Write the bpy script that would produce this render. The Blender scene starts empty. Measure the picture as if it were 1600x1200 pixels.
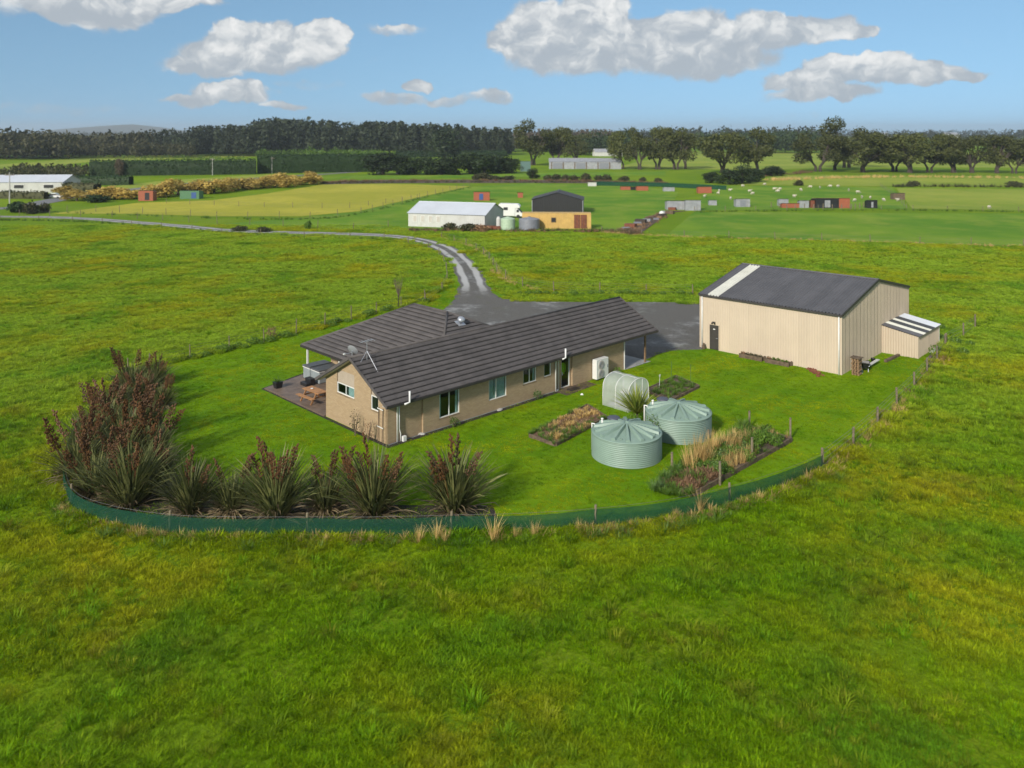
import bpy, math, random
import numpy as np
from mathutils import Vector, Matrix
R = math.radians
rnd = random.Random(7)
scene = bpy.context.scene

# ------------------------------------------------------------------ camera
F, HOR, CH = 1280.0, 208.0, 18.0            # focal length and horizon row of the photograph in pixels, drone height in metres
cam = bpy.data.objects.new('camera', bpy.data.cameras.new('camera'))
scene.collection.objects.link(cam); scene.camera = cam
cam.location = (0, 0, CH); cam.rotation_euler = (R(90), 0, 0)
cam.data.sensor_width = 36; cam.data.lens = F / 1600 * 36
cam.data.shift_y = -(600 - HOR) / 1600
cam.data.clip_start = 0.5; cam.data.clip_end = 20000
cam.data.dof.use_dof = True; cam.data.dof.focus_distance = 52; cam.data.dof.aperture_fstop = 0.36

# ------------------------------------------------------------------ light
SUN_AZ, SUN_EL = R(211), R(29)               # azimuth clockwise from +Y (the way the camera looks)
scene.view_settings.view_transform = 'Standard'; scene.view_settings.look = 'None'
scene.view_settings.gamma = 1; scene.view_settings.use_curve_mapping = False
scene.view_settings.exposure = 1.1
sd = Vector((math.sin(SUN_AZ) * math.cos(SUN_EL), math.cos(SUN_AZ) * math.cos(SUN_EL), math.sin(SUN_EL)))
sl = bpy.data.lights.new('sun', 'SUN'); sl.energy = 2.3; sl.angle = R(5.0); sl.color = (1, .93, .82)
sun = bpy.data.objects.new('sun', sl); scene.collection.objects.link(sun)
sun.rotation_euler = (-sd).to_track_quat('-Z', 'Y').to_euler()
world = bpy.data.worlds.new('World'); scene.world = world; world.use_nodes = True

class NT:                                     # small node-tree writer
    def __init__(s, tree): s.t = tree; s.n = tree.nodes; s.l = tree.links
    def node(s, typ, **kw):
        n = s.n.new(typ)
        for k, v in kw.items(): setattr(n, k, v)
        return n
    def put(s, sock, v):
        if isinstance(v, bpy.types.NodeSocket): s.l.new(v, sock)
        elif isinstance(v, (tuple, list)):
            v = tuple(v)
            if len(v) == 3 and sock.type == 'RGBA': v = v + (1,)
            sock.default_value = v
        else: sock.default_value = v
    def m(s, op, a, b=0.0, c=0.0, clamp=False):
        n = s.node('ShaderNodeMath', operation=op, use_clamp=clamp)
        for i, v in enumerate((a, b, c)): s.put(n.inputs[i], v)
        return n.outputs[0]
    def vm(s, op, a, b=None, c=None):
        n = s.node('ShaderNodeVectorMath', operation=op)
        for i, v in enumerate((a, b, c)):
            if v is not None: s.put(n.inputs[i], v)
        return n.outputs['Value'] if op in ('DOT_PRODUCT', 'LENGTH') else n.outputs[0]
    def noise(s, vec, scale, detail=4, rough=.55, out=0, dist=0.0):
        n = s.node('ShaderNodeTexNoise')
        if vec is not None: s.put(n.inputs['Vector'], vec)
        n.inputs['Scale'].default_value = scale; n.inputs['Detail'].default_value = detail
        n.inputs['Roughness'].default_value = rough; n.inputs['Distortion'].default_value = dist
        return n.outputs[out]
    def ss(s, x, lo, hi):
        n = s.node('ShaderNodeMapRange', interpolation_type='SMOOTHSTEP')
        s.put(n.inputs[0], x); s.put(n.inputs[1], lo); s.put(n.inputs[2], hi)
        return n.outputs[0]
    def mix(s, f, a, b, blend='MIX'):
        n = s.node('ShaderNodeMix', data_type='RGBA', blend_type=blend)
        s.put(n.inputs[0], f); s.put(n.inputs[6], a); s.put(n.inputs[7], b)
        return n.outputs[2]
    def ramp(s, f, stops):
        n = s.node('ShaderNodeValToRGB'); s.put(n.inputs[0], f); e = n.color_ramp.elements
        while len(e) < len(stops): e.new(.5)
        for i, (p, c) in enumerate(stops): e[i].position = p; e[i].color = tuple(c) + (1,)
        return n.outputs[0]

def make_sky():
    w = NT(world.node_tree); w.n.clear()
    out = w.node('ShaderNodeOutputWorld'); bg = w.node('ShaderNodeBackground')
    sky = w.node('ShaderNodeTexSky', sky_type='NISHITA', sun_disc=False)
    sky.sun_elevation = SUN_EL; sky.sun_rotation = SUN_AZ
    sky.air_density = 1.0; sky.dust_density = 0.2; sky.ozone_density = 1.6; sky.altitude = 0
    tc = w.node('ShaderNodeTexCoord').outputs['Generated']
    sp = w.node('ShaderNodeSeparateXYZ'); w.put(sp.inputs[0], tc)
    lift = w.node('ShaderNodeCombineXYZ'); w.put(lift.inputs[0], sp.outputs[0]); w.put(lift.inputs[1], sp.outputs[1]); w.put(lift.inputs[2], w.m('ADD', w.m('MULTIPLY', w.m('MAXIMUM', sp.outputs[2], 0.0), .7), .20))
    w.put(sky.inputs['Vector'], w.vm('NORMALIZE', lift.outputs[0]))   # clear washed air: the blue holds down to the horizon
    az = w.m('ARCTAN2', sp.outputs[0], sp.outputs[1]); el = w.m('ARCSINE', sp.outputs[2])
    cb = w.node('ShaderNodeCombineXYZ'); w.put(cb.inputs[0], w.m('MULTIPLY', az, 10.0)); w.put(cb.inputs[1], w.m('MULTIPLY', el, 10.0))
    P = cb.outputs[0]
    def warp(P, scale, amt, detail):
        n = w.noise(P, scale, detail, .6, out=1)
        return w.vm('MULTIPLY_ADD', w.vm('SUBTRACT', n, (.5, .5, .5)), (amt, amt * .55, 0), P)
    Pw = warp(warp(warp(P, 1.2, .6, 2), 3.6, .30, 4), 11.0, .12, 5)
    clouds = [  # banks of cumulus seen in the photograph: centre column, row and half sizes of each puff, in its pixels
        [(105,12,60,22),(180,2,80,34),(262,-4,72,18)],
        [(8,20,32,14)],
        [(322,100,62,18),(362,62,42,28),(424,56,48,28),(462,76,70,24),(512,54,44,20),(392,86,108,24)],
        [(368,143,58,19),(326,153,58,9),(444,163,34,7)],
        [(620,50,34,9)],
        [(622,153,48,11),(702,157,44,8),(768,150,34,13),(660,132,24,10)],
        [(802,62,46,34),(850,46,60,44),(932,22,62,56),(905,88,125,32),(1012,66,70,42),(1092,52,62,36),(1110,92,100,30),(1190,52,74,28),(1262,45,80,22),(1328,48,42,12)],
        [(1238,126,46,12),(1302,112,46,20),(1374,106,58,23),(1292,145,80,14),(1440,112,60,16),(1502,114,46,9)],
        [(60,170,120,7)], [(1180,185,170,5)], [(480,128,60,6)],
    ]
    faint = {1: .45, 4: .55, 5: .7, 8: .3, 9: .2, 10: .3}
    def ang(u, v):
        a = math.atan((u - 800) / F); return a * 10, math.atan((HOR - v) / F * math.cos(a)) * 10
    dens = None; top = None
    for i, c in enumerate(clouds):
        d = None
        for (u, v, rx, ry) in c:
            a, e = ang(u, v); kx, ky = F / (rx * 10 * 1.12), F / (ry * 10 * 1.18)
            q = w.vm('MULTIPLY_ADD', Pw, (kx, ky, 0), (-a * kx, -e * ky, 0))
            dd = w.m('SUBTRACT', 1.0, w.vm('DOT_PRODUCT', q, q))
            d = dd if d is None else w.m('SMOOTH_MAX', d, dd, .35)
        vs = [p[1] - p[3] for p in c]; vb = [p[1] + p[3] for p in c]
        e0 = ang(c[0][0], max(vb))[1]; e1 = ang(c[0][0], min(vs))[1]
        hgt = w.m('DIVIDE', w.m('SUBTRACT', w.m('MULTIPLY', el, 10.0), e0), e1 - e0)
        al = w.ss(d, -.15, .75)
        if i in faint: al = w.m('MULTIPLY', al, faint[i])
        t = w.m('MULTIPLY', hgt, al)
        dens = al if dens is None else w.m('MAXIMUM', dens, al)
        top = t if top is None else w.m('MAXIMUM', top, t)
    # unseen cumulus round the rest of the sky, made denser to lift ambient fill
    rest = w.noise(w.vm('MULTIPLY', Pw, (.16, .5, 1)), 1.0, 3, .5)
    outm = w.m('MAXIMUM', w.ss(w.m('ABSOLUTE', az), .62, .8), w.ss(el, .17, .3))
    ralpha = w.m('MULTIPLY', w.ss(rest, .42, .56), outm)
    rshade = w.noise(P, .9, 3)
    # density detail: ragged edges, thin wisps
    det = w.noise(P, 5.0, 7, .62)
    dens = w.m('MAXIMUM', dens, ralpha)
    soft = w.ss(top, .75, .05)                     # crisp crowns, ragged soft bases
    alpha = w.ss(w.m('ADD', dens, w.m('MULTIPLY', w.m('SUBTRACT', det, .5), w.m('ADD', .55, w.m('MULTIPLY', soft, .5)))), .10, w.m('ADD', .42, w.m('MULTIPLY', soft, .45)))
    # light on the billows: sunny flank against the far flank, bright crowns over grey bases
    big = w.noise(Pw, 2.2, 5, .58); big2 = w.noise(w.vm('ADD', Pw, (.07, -.10, 0)), 2.2, 5, .58)
    relief = w.m('MULTIPLY', w.m('SUBTRACT', big2, big), 3.4)
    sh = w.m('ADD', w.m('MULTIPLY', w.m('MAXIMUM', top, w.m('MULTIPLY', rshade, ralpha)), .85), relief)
    ccol = w.ramp(sh, [(0.0, (3.3, 3.65, 4.0)), (.35, (4.2, 4.45, 4.65)), (.65, (5.6, 5.7, 5.7)), (1.0, (6.8, 6.75, 6.6))])
    ccol = w.vm('MULTIPLY', ccol, (1.0, 1.0, 1.0))
    blue = w.vm('MULTIPLY', sky.outputs[0], (.90, 1.05, 1.02))
    col = w.mix(w.m('MULTIPLY', alpha, .94), blue, ccol)
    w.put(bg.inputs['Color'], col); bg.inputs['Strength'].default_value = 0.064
    w.l.new(bg.outputs[0], out.inputs[0])
make_sky()
world.cycles.sampling_method = 'MANUAL'; world.cycles.sample_map_resolution = 512

# ------------------------------------------------------------------ helpers
COL = scene.collection
def P(u, v, z=0.0):                            # a pixel of something standing at height z over the ground
    y = (CH - z) * F / (v - HOR); return Vector(((u - 800) / F * y, y, z))
def tag(o, label=None, cat=None, group=None, kind=None):
    if label: o['label'] = label
    if cat: o['category'] = cat
    if group: o['group'] = group
    if kind: o['kind'] = kind
    return o
def empty(name, loc=(0, 0, 0), rz=0.0, parent=None):
    o = bpy.data.objects.new(name, None); COL.objects.link(o); o.location = loc; o.rotation_euler = (0, 0, rz)
    if parent: o.parent = parent
    return o
def copy_tree(o, parent=None):
    c = o.copy(); COL.objects.link(c)
    if parent: c.parent = parent
    for ch in list(o.children): copy_tree(ch, c)
    return c
def link(name, me, mat=None, parent=None, loc=None, rz=None):
    o = bpy.data.objects.new(name, me); COL.objects.link(o)
    if mat is not None and not me.materials: me.materials.append(mat)
    if parent: o.parent = parent
    if loc is not None: o.location = loc
    if rz is not None: o.rotation_euler = (0, 0, rz)
    return o
ORD = ['first', 'second', 'third', 'fourth', 'fifth', 'sixth', 'seventh', 'eighth', 'ninth', 'tenth', 'eleventh', 'twelfth',
       'thirteenth', 'fourteenth', 'fifteenth', 'sixteenth', 'seventeenth', 'eighteenth', 'nineteenth', 'twentieth'] + \
      ['twenty-' + q for q in ('first', 'second', 'third', 'fourth', 'fifth', 'sixth', 'seventh', 'eighth', 'ninth')] + ['thirtieth']

class MB:
    def __init__(s): s.v = []; s.f = []
    def add(s, vs, fs):
        b = len(s.v); s.v += [tuple(q) for q in vs]; s.f += [tuple(i + b for i in f) for f in fs]; return s
    def box(s, x0, x1, y0, y1, z0, z1, M=None):
        vs = [Vector((x, y, z)) for z in (z0, z1) for (x, y) in ((x0, y0), (x1, y0), (x1, y1), (x0, y1))]
        if M: vs = [M @ q for q in vs]
        return s.add(vs, [(3, 2, 1, 0), (4, 5, 6, 7), (0, 1, 5, 4), (1, 2, 6, 5), (2, 3, 7, 6), (3, 0, 4, 7)])
    def bar(s, a, b, w, h, up=(0, 0, 1)):      # rectangular bar from a to b
        a, b = Vector(a), Vector(b); d = (b - a); L = d.length; d.normalize()
        x = d.cross(Vector(up))
        if x.length < 1e-4: x = Vector((1, 0, 0))
        x.normalize(); y = x.cross(d)
        vs = [p + x * (sx * w / 2) + y * (sy * h / 2) for p in (a, b) for sx, sy in ((-1, -1), (1, -1), (1, 1), (-1, 1))]
        return s.add(vs, [(3, 2, 1, 0), (4, 5, 6, 7), (0, 1, 5, 4), (1, 2, 6, 5), (2, 3, 7, 6), (3, 0, 4, 7)])
    def tube(s, pts, r, n=8, cap=True):
        pts = [Vector(p) for p in pts]; rs = r if isinstance(r, (list, tuple)) else [r] * len(pts)
        b = len(s.v); prev = None
        for i, p in enumerate(pts):
            d = (pts[min(i + 1, len(pts) - 1)] - pts[max(i - 1, 0)]).normalized()
            if prev is None:
                x = d.cross(Vector((0, 0, 1)))
                if x.length < .05: x = Vector((1, 0, 0))
            else: x = prev - d * prev.dot(d)
            x.normalize(); prev = x; y = d.cross(x)
            for k in range(n):
                t = 2 * math.pi * k / n; s.v.append(tuple(p + (x * math.cos(t) + y * math.sin(t)) * rs[i]))
        for i in range(len(pts) - 1):
            for k in range(n):
                k2 = (k + 1) % n; s.f.append((b + i * n + k, b + i * n + k2, b + (i + 1) * n + k2, b + (i + 1) * n + k))
        if cap:
            s.f.append(tuple(b + k for k in reversed(range(n)))); s.f.append(tuple(b + (len(pts) - 1) * n + k for k in range(n)))
        return s
    def lathe(s, prof, n=32, c=(0, 0, 0), capb=False, capt=False):
        b = len(s.v)
        for (r, z) in prof:
            for k in range(n):
                t = 2 * math.pi * k / n; s.v.append((c[0] + r * math.cos(t), c[1] + r * math.sin(t), c[2] + z))
        for i in range(len(prof) - 1):
            for k in range(n):
                k2 = (k + 1) % n; s.f.append((b + i * n + k, b + i * n + k2, b + (i + 1) * n + k2, b + (i + 1) * n + k))
        if capb: s.f.append(tuple(b + k for k in reversed(range(n))))
        if capt: s.f.append(tuple(b + (len(prof) - 1) * n + k for k in range(n)))
        return s
    def prism(s, poly, z0, z1):
        n = len(poly); vs = [(p[0], p[1], z0) for p in poly] + [(p[0], p[1], z1) for p in poly]
        return s.add(vs, [tuple(reversed(range(n))), tuple(range(n, 2 * n))] + [(i, (i + 1) % n, n + (i + 1) % n, n + i) for i in range(n)])
    def mesh(s, name, smooth=False):
        me = bpy.data.meshes.new(name); me.from_pydata(s.v, [], s.f)
        if smooth: me.shade_smooth()
        me.update(); return me
    def build(s, name, mat, parent=None, smooth=False, loc=None, rz=None, bevel=0.0):
        o = link(name, s.mesh(name, smooth), mat, parent, loc, rz)
        if bevel:
            m = o.modifiers.new('bevel', 'BEVEL'); m.width = bevel; m.segments = 2; m.limit_method = 'ANGLE'
        return o
def npmesh(name, V, Fq, smooth=False):         # V (n,3), Fq (m,k): faces of equal size
    me = bpy.data.meshes.new(name); V = np.asarray(V, np.float32); Fq = np.asarray(Fq, np.int32); k = Fq.shape[1]
    me.vertices.add(len(V)); me.vertices.foreach_set('co', V.ravel())
    me.loops.add(Fq.size); me.loops.foreach_set('vertex_index', Fq.ravel())
    me.polygons.add(len(Fq)); me.polygons.foreach_set('loop_start', np.arange(0, Fq.size, k, dtype=np.int32))
    me.polygons.foreach_set('loop_total', np.full(len(Fq), k, np.int32))
    if smooth: me.polygons.foreach_set('use_smooth', np.ones(len(Fq), bool))
    me.update(calc_edges=True); me.validate(); return me

# ------------------------------------------------------------------ materials
def mat(name, col, rough=.7, var=.15, scale=3.0, bump=0.0, bscale=20.0, metal=0.0, spec=.5, coords='Object', stain=None, stain_amt=.0, stain_scale=.6, objvar=0.0):
    m = bpy.data.materials.new(name); m.use_nodes = True; t = NT(m.node_tree); b = t.n['Principled BSDF']
    tc = t.node('ShaderNodeTexCoord').outputs[coords]
    n = t.noise(tc, scale, 6, .65)
    c1 = tuple(min(1, q * (1 + var)) for q in col); c0 = tuple(q * (1 - var) for q in col)
    c = t.mix(t.ss(n, .3, .7), c0, c1)
    if stain: c = t.mix(t.m('MULTIPLY', t.ss(t.noise(tc, stain_scale, 7, .7), .48, .72), stain_amt), c, stain)
    if objvar:                                  # sheet to sheet differences
        hs = t.node('ShaderNodeHueSaturation'); t.put(hs.inputs['Color'], c); t.put(hs.inputs['Value'], t.m('ADD', t.m('MULTIPLY', t.node('ShaderNodeObjectInfo').outputs['Random'], objvar), 1 - objvar / 2)); c = hs.outputs[0]
    t.put(b.inputs['Base Color'], c); b.inputs['Roughness'].default_value = rough; b.inputs['Metallic'].default_value = metal
    b.inputs['Specular IOR Level'].default_value = spec
    if bump:
        bn = t.node('ShaderNodeBump'); bn.inputs['Distance'].default_value = bump; t.put(bn.inputs['Height'], t.noise(tc, bscale, 4, .6))
        t.put(b.inputs['Normal'], bn.outputs[0])
    return m
def leaf_mat(name, a, b_, trans=.35, rough=.55, patch=None, patch_scale=.08, tip=None, world_noise=0.0, spec=.3, patch2=None, far=None, vr=.5, stripe=None):
    m = bpy.data.materials.new(name); m.use_nodes = True; t = NT(m.node_tree); t.n.clear()
    out = t.node('ShaderNodeOutputMaterial'); g = t.node('ShaderNodeNewGeometry'); oi = t.node('ShaderNodeObjectInfo')
    c = t.mix(g.outputs['Random Per Island'], a, b_)
    if far:                                     # blades paler with distance: light falloff put into their colour
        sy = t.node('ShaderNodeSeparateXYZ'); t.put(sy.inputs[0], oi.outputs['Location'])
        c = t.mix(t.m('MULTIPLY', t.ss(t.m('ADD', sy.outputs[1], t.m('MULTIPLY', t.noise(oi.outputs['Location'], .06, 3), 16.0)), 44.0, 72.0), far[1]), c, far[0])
    if patch:
        n = t.noise(oi.outputs['Location'] if world_noise == 0 else g.outputs['Position'], patch_scale, 4, .6)
        c = t.mix(t.ss(n, .42, .68), c, patch)
    if patch2: c = t.mix(t.m('MULTIPLY', t.ss(t.noise(oi.outputs['Location'], patch2[1], 4, .6), .50, .66), patch2[2]), c, patch2[0])
    hs = t.node('ShaderNodeHueSaturation'); t.put(hs.inputs['Color'], c)
    val = t.m('ADD', t.m('MULTIPLY', oi.outputs['Random'], vr), 1 - vr / 2)
    if stripe:                                  # mower passes: sheen of the leaning blades painted into their value
        d = t.m('ADD', t.vm('DOT_PRODUCT', oi.outputs['Location'], (math.cos(stripe[0]), math.sin(stripe[0]), 0)), t.m('MULTIPLY', t.noise(oi.outputs['Location'], .08, 2), 5.0))
        val = t.m('ADD', val, t.m('MULTIPLY', t.m('SINE', t.m('MULTIPLY', d, 6.283 / stripe[1])), stripe[2]))
    t.put(hs.inputs['Value'], val)
    c = hs.outputs[0]
    p = t.node('ShaderNodeBsdfPrincipled'); t.put(p.inputs['Base Color'], c); p.inputs['Roughness'].default_value = rough
    p.inputs['Specular IOR Level'].default_value = spec
    tr = t.node('ShaderNodeBsdfTranslucent'); t.put(tr.inputs['Color'], c)
    mx = t.node('ShaderNodeMixShader'); mx.inputs[0].default_value = trans
    t.l.new(p.outputs[0], mx.inputs[1]); t.l.new(tr.outputs[0], mx.inputs[2]); t.l.new(mx.outputs[0], out.inputs[0])
    return m
def glass_mat(name, tint=(.75, .82, .8), refl=(1, 1, 1)):
    m = bpy.data.materials.new(name); m.use_nodes = True; t = NT(m.node_tree); t.n.clear()
    out = t.node('ShaderNodeOutputMaterial'); tr = t.node('ShaderNodeBsdfTransparent'); tr.inputs[0].default_value = tint + (1,)
    gl = t.node('ShaderNodeBsdfGlossy'); gl.inputs['Roughness'].default_value = .03; gl.inputs[0].default_value = refl + (1,)
    fr = t.node('ShaderNodeFresnel'); fr.inputs[0].default_value = 1.7
    mx = t.node('ShaderNodeMixShader'); ge = t.node('ShaderNodeNewGeometry'); t.put(mx.inputs[0], t.m('MULTIPLY', fr.outputs[0], t.m('SUBTRACT', 1.0, ge.outputs['Backfacing']))); t.l.new(tr.outputs[0], mx.inputs[1]); t.l.new(gl.outputs[0], mx.inputs[2])
    t.l.new(mx.outputs[0], out.inputs[0]); return m
def film_mat(name, col, clear, gloss=.15, rough=.2, weave=0.0):
    m = bpy.data.materials.new(name); m.use_nodes = True; t = NT(m.node_tree); t.n.clear()
    out = t.node('ShaderNodeOutputMaterial'); tr = t.node('ShaderNodeBsdfTransparent')
    p = t.node('ShaderNodeBsdfPrincipled'); p.inputs['Base Color'].default_value = col + (1,); p.inputs['Roughness'].default_value = rough
    tl = t.node('ShaderNodeBsdfTranslucent'); tl.inputs[0].default_value = col + (1,)
    m1 = t.node('ShaderNodeMixShader'); m1.inputs[0].default_value = .4
    t.l.new(p.outputs[0], m1.inputs[1]); t.l.new(tl.outputs[0], m1.inputs[2])
    m2 = t.node('ShaderNodeMixShader')
    n = t.noise(t.node('ShaderNodeTexCoord').outputs['Object'], 1.5, 5, .6)
    t.put(m2.inputs[0], t.m('ADD', t.m('MULTIPLY', n, .25), 1 - clear - .125, clamp=True))
    t.l.new(tr.outputs[0], m2.inputs[1]); t.l.new(m1.outputs[0], m2.inputs[2]); t.l.new(m2.outputs[0], out.inputs[0]); return m

def ground_mat(name, a, b_, c_, s1=.05, s2=.6, bump=.05, streak=None):
    m = bpy.data.materials.new(name); m.use_nodes = True; t = NT(m.node_tree); b = t.n['Principled BSDF']
    pos = t.node('ShaderNodeNewGeometry').outputs['Position']
    big = t.noise(pos, s1, 5, .6); mid = t.noise(pos, s2, 6, .65); fine = t.noise(pos, 6.0, 5, .7)
    c = t.mix(t.ss(big, .4, .64), a, b_)
    c = t.mix(t.m('MULTIPLY', t.ss(mid, .45, .7), .65), c, c_)
    c = t.mix(t.m('MULTIPLY', t.ss(fine, .5, .75), .45), c, tuple(q * .55 for q in a))
    if streak:
        ang, per, amt = streak
        d = t.vm('DOT_PRODUCT', pos, (math.cos(ang), math.sin(ang), 0))
        d = t.m('ADD', d, t.m('MULTIPLY', t.noise(pos, .12, 2), 1.2))
        w_ = t.m('SINE', t.m('MULTIPLY', d, 2 * math.pi / per))
        c = t.mix(t.m('MULTIPLY', t.ss(w_, -.5, .9), amt), c, tuple(min(1, q * 1.5) for q in b_))
    t.put(b.inputs['Base Color'], c); b.inputs['Roughness'].default_value = .9; b.inputs['Specular IOR Level'].default_value = .1
    bn = t.node('ShaderNodeBump'); bn.inputs['Distance'].default_value = bump; bn.inputs['Strength'].default_value = .9
    t.put(bn.inputs['Height'], t.m('ADD', t.m('MULTIPLY', mid, .8), fine)); t.put(b.inputs['Normal'], bn.outputs[0])
    return m

M = {}
M['pasture'] = ground_mat('pasture', (.12, .215, .004), (.175, .265, .006), (.155, .215, .008), .045, .5, .14)
M['lawn'] = ground_mat('lawn', (.09, .20, .002), (.15, .25, .003), (.12, .205, .003), .09, .8, .02, streak=(R(134), 2.2, .12))
M['yellow_field'] = ground_mat('yellow_field', (.32, .315, .035), (.42, .38, .05), (.25, .29, .03), .03, .3, .05)
M['green_field'] = ground_mat('green_field', (.095, .215, .014), (.17, .28, .020), (.26, .31, .045), .035, .10, .14)
M['pale_field'] = ground_mat('pale_field', (.19, .265, .028), (.27, .32, .045), (.32, .32, .06), .02, .15, .05)
M['dirt'] = mat('dirt', (.085, .058, .038), .95, .4, 2.0, .05, 8)
M['mulch'] = mat('mulch', (.022, .018, .015), .95, .4, 8.0, .03, 20)
M['concrete'] = mat('concrete', (.30, .30, .29), .6, .15, 1.5, stain=(.15, .15, .15), stain_amt=.6)
def gravel_mat():
    m = bpy.data.materials.new('gravel'); m.use_nodes = True; t = NT(m.node_tree); b = t.n['Principled BSDF']
    pos = t.node('ShaderNodeNewGeometry').outputs['Position']; uv = t.node('ShaderNodeUVMap'); uv.uv_map = 'track'
    sx = t.node('ShaderNodeSeparateXYZ'); t.put(sx.inputs[0], uv.outputs[0])
    n1 = t.noise(pos, .16, 6, .65); n2 = t.noise(pos, .9, 6, .7); n3 = t.noise(pos, 14, 3, .7)
    c = t.mix(t.ss(n3, .3, .7), (.045, .042, .037), (.155, .146, .132))
    rut = t.ss(t.m('ABSOLUTE', t.m('SUBTRACT', t.m('ABSOLUTE', sx.outputs[0]), .52)), .34, .12)
    rut = t.m('MULTIPLY', rut, t.ss(sx.outputs[1], 9.5, 8.6))   # two wheel tracks either side of the crown
    pale = t.m('MULTIPLY', t.ss(t.m('ADD', n2, t.m('MULTIPLY', rut, .25)), .44, .62), rut)
    fines = t.m('MULTIPLY', t.ss(n1, .52, .64), t.ss(n2, .42, .6))
    c = t.mix(t.m('MAXIMUM', pale, t.m('MULTIPLY', fines, .55)), c, (.40, .395, .385))
    weeds = t.m('MULTIPLY', t.ss(t.noise(pos, .25, 5, .7), .55, .68), t.ss(n2, .4, .7))
    c = t.mix(t.m('MULTIPLY', weeds, .7), c, (.075, .085, .025))
    t.put(b.inputs['Base Color'], c)
    wet = t.ss(n1, .48, .60)
    t.put(b.inputs['Roughness'], t.m('SUBTRACT', .9, t.m('MULTIPLY', wet, .22)))
    bn = t.node('ShaderNodeBump'); bn.inputs['Distance'].default_value = .02; t.put(bn.inputs['Height'], n3); t.put(b.inputs['Normal'], bn.outputs[0])
    return m
M['gravel'] = gravel_mat()
def brick_mat():
    m = bpy.data.materials.new('brick'); m.use_nodes = True; t = NT(m.node_tree); b = t.n['Principled BSDF']
    tc = t.node('ShaderNodeTexCoord').outputs['Object']; s = t.node('ShaderNodeSeparateXYZ'); t.put(s.inputs[0], tc)
    cb = t.node('ShaderNodeCombineXYZ'); t.put(cb.inputs[0], t.m('ADD', s.outputs[0], s.outputs[1])); t.put(cb.inputs[1], s.outputs[2])
    br = t.node('ShaderNodeTexBrick'); t.put(br.inputs['Vector'], cb.outputs[0]); br.inputs['Scale'].default_value = 1.0
    br.inputs['Brick Width'].default_value = .24; br.inputs['Row Height'].default_value = .086; br.inputs['Mortar Size'].default_value = .008
    br.inputs['Color1'].default_value = (.345, .24, .135, 1); br.inputs['Color2'].default_value = (.41, .295, .175, 1); br.inputs['Mortar'].default_value = (.30, .24, .165, 1)
    n = t.noise(tc, 1.2, 6, .7)
    c = t.mix(t.m('MULTIPLY', t.ss(n, .45, .75), .25), br.outputs[0], (.33, .25, .17))
    t.put(b.inputs['Base Color'], c); b.inputs['Roughness'].default_value = .85
    bn = t.node('ShaderNodeBump'); bn.inputs['Distance'].default_value = .006; bn.invert = True; t.put(bn.inputs['Height'], br.outputs[1]); t.put(b.inputs['Normal'], bn.outputs[0])
    return m
M['brick'] = brick_mat()
M['tile'] = mat('roof_tile', (.078, .069, .067), .75, .22, 1.3, .004, 60, stain=(.11, .098, .09), stain_amt=.4, stain_scale=.9, objvar=.14)
M['fascia'] = mat('dark_fascia', (.035, .031, .030), .45, .1)
M['soffit'] = mat('soffit', (.45, .42, .38), .6, .08)
M['board'] = mat('weatherboard', (.36, .30, .235), .6, .06)
M['white'] = mat('white_paint', (.66, .66, .64), .4, .04)
M['cream'] = mat('cream_steel', (.50, .415, .315), .5, .04, .5, stain=(.45, .37, .28), stain_amt=.5, stain_scale=.35, objvar=.07)
M['shed_roof'] = mat('shed_roof', (.085, .083, .090), .45, .12, .7, stain=(.12, .118, .125), stain_amt=.5, stain_scale=.5, objvar=.22)
M['skylight'] = mat('skylight', (.62, .62, .55), .5, .08, 1.0, stain=(.45, .44, .36), stain_amt=.5)
M['zinc'] = mat('zinc', (.42, .44, .48), .35, .1, 1.0, metal=.5)
M['dark'] = mat('dark_door', (.045, .040, .037), .5, .15)
M['black'] = mat('black_plastic', (.015, .015, .017), .45, .2)
M['tank'] = mat('tank_green', (.20, .285, .235), .5, .06, 1.2, stain=(.245, .32, .265), stain_amt=.4)
M['hatch'] = mat('hatch', (.07, .075, .10), .5, .1)
M['timber'] = mat('timber', (.20, .125, .065), .8, .3, 4.0, .01, 30)
M['post'] = mat('fence_post', (.17, .14, .09), .9, .35, 5.0, .01, 30)
M['oldwood'] = mat('old_wood', (.12, .085, .055), .9, .4, 4.0, .015, 25)
M['table'] = mat('table_wood', (.36, .18, .075), .6, .25, 3.0)
M['paver'] = mat('patio_paver', (.15, .108, .080), .55, .25, 1.6, stain=(.21, .155, .12), stain_amt=.5)
M['spa'] = mat('spa_cabinet', (.22, .25, .26), .6, .1)
M['spacover'] = mat('spa_cover', (.085, .09, .095), .5, .15)
M['curtain'] = mat('curtain', (.55, .64, .68), .8, .1, 6.0)
M['interior'] = mat('interior', (.10, .095, .085), .9, .1)
M['glass'] = glass_mat('glass')
M['film'] = film_mat('greenhouse_film', (.80, .84, .82), .6)
M['net'] = film_mat('shade_cloth', (.003, .085, .045), .30, rough=.8)
M['wire'] = mat('wire', (.20, .20, .20), .5, .1, metal=.6)
M['hivis'] = mat('hivis', (.45, .75, .02), .7, .1)
M['grey_plastic'] = mat('grey_plastic', (.19, .20, .23), .5, .12)
M['pale_tank'] = mat('pale_tank', (.36, .47, .33), .5, .1)
M['yellow'] = mat('container_yellow', (.50, .32, .095), .55, .12, .8, stain=(.40, .23, .08), stain_amt=.5)
M['rust'] = mat('rust', (.17, .055, .028), .8, .25, 2.0)
M['orange'] = mat('orange_paint', (.30, .085, .04), .7, .15)
M['iron'] = mat('corrugated_iron', (.27, .28, .30), .5, .2, 1.0, stain=(.20, .15, .11), stain_amt=.35)
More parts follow.
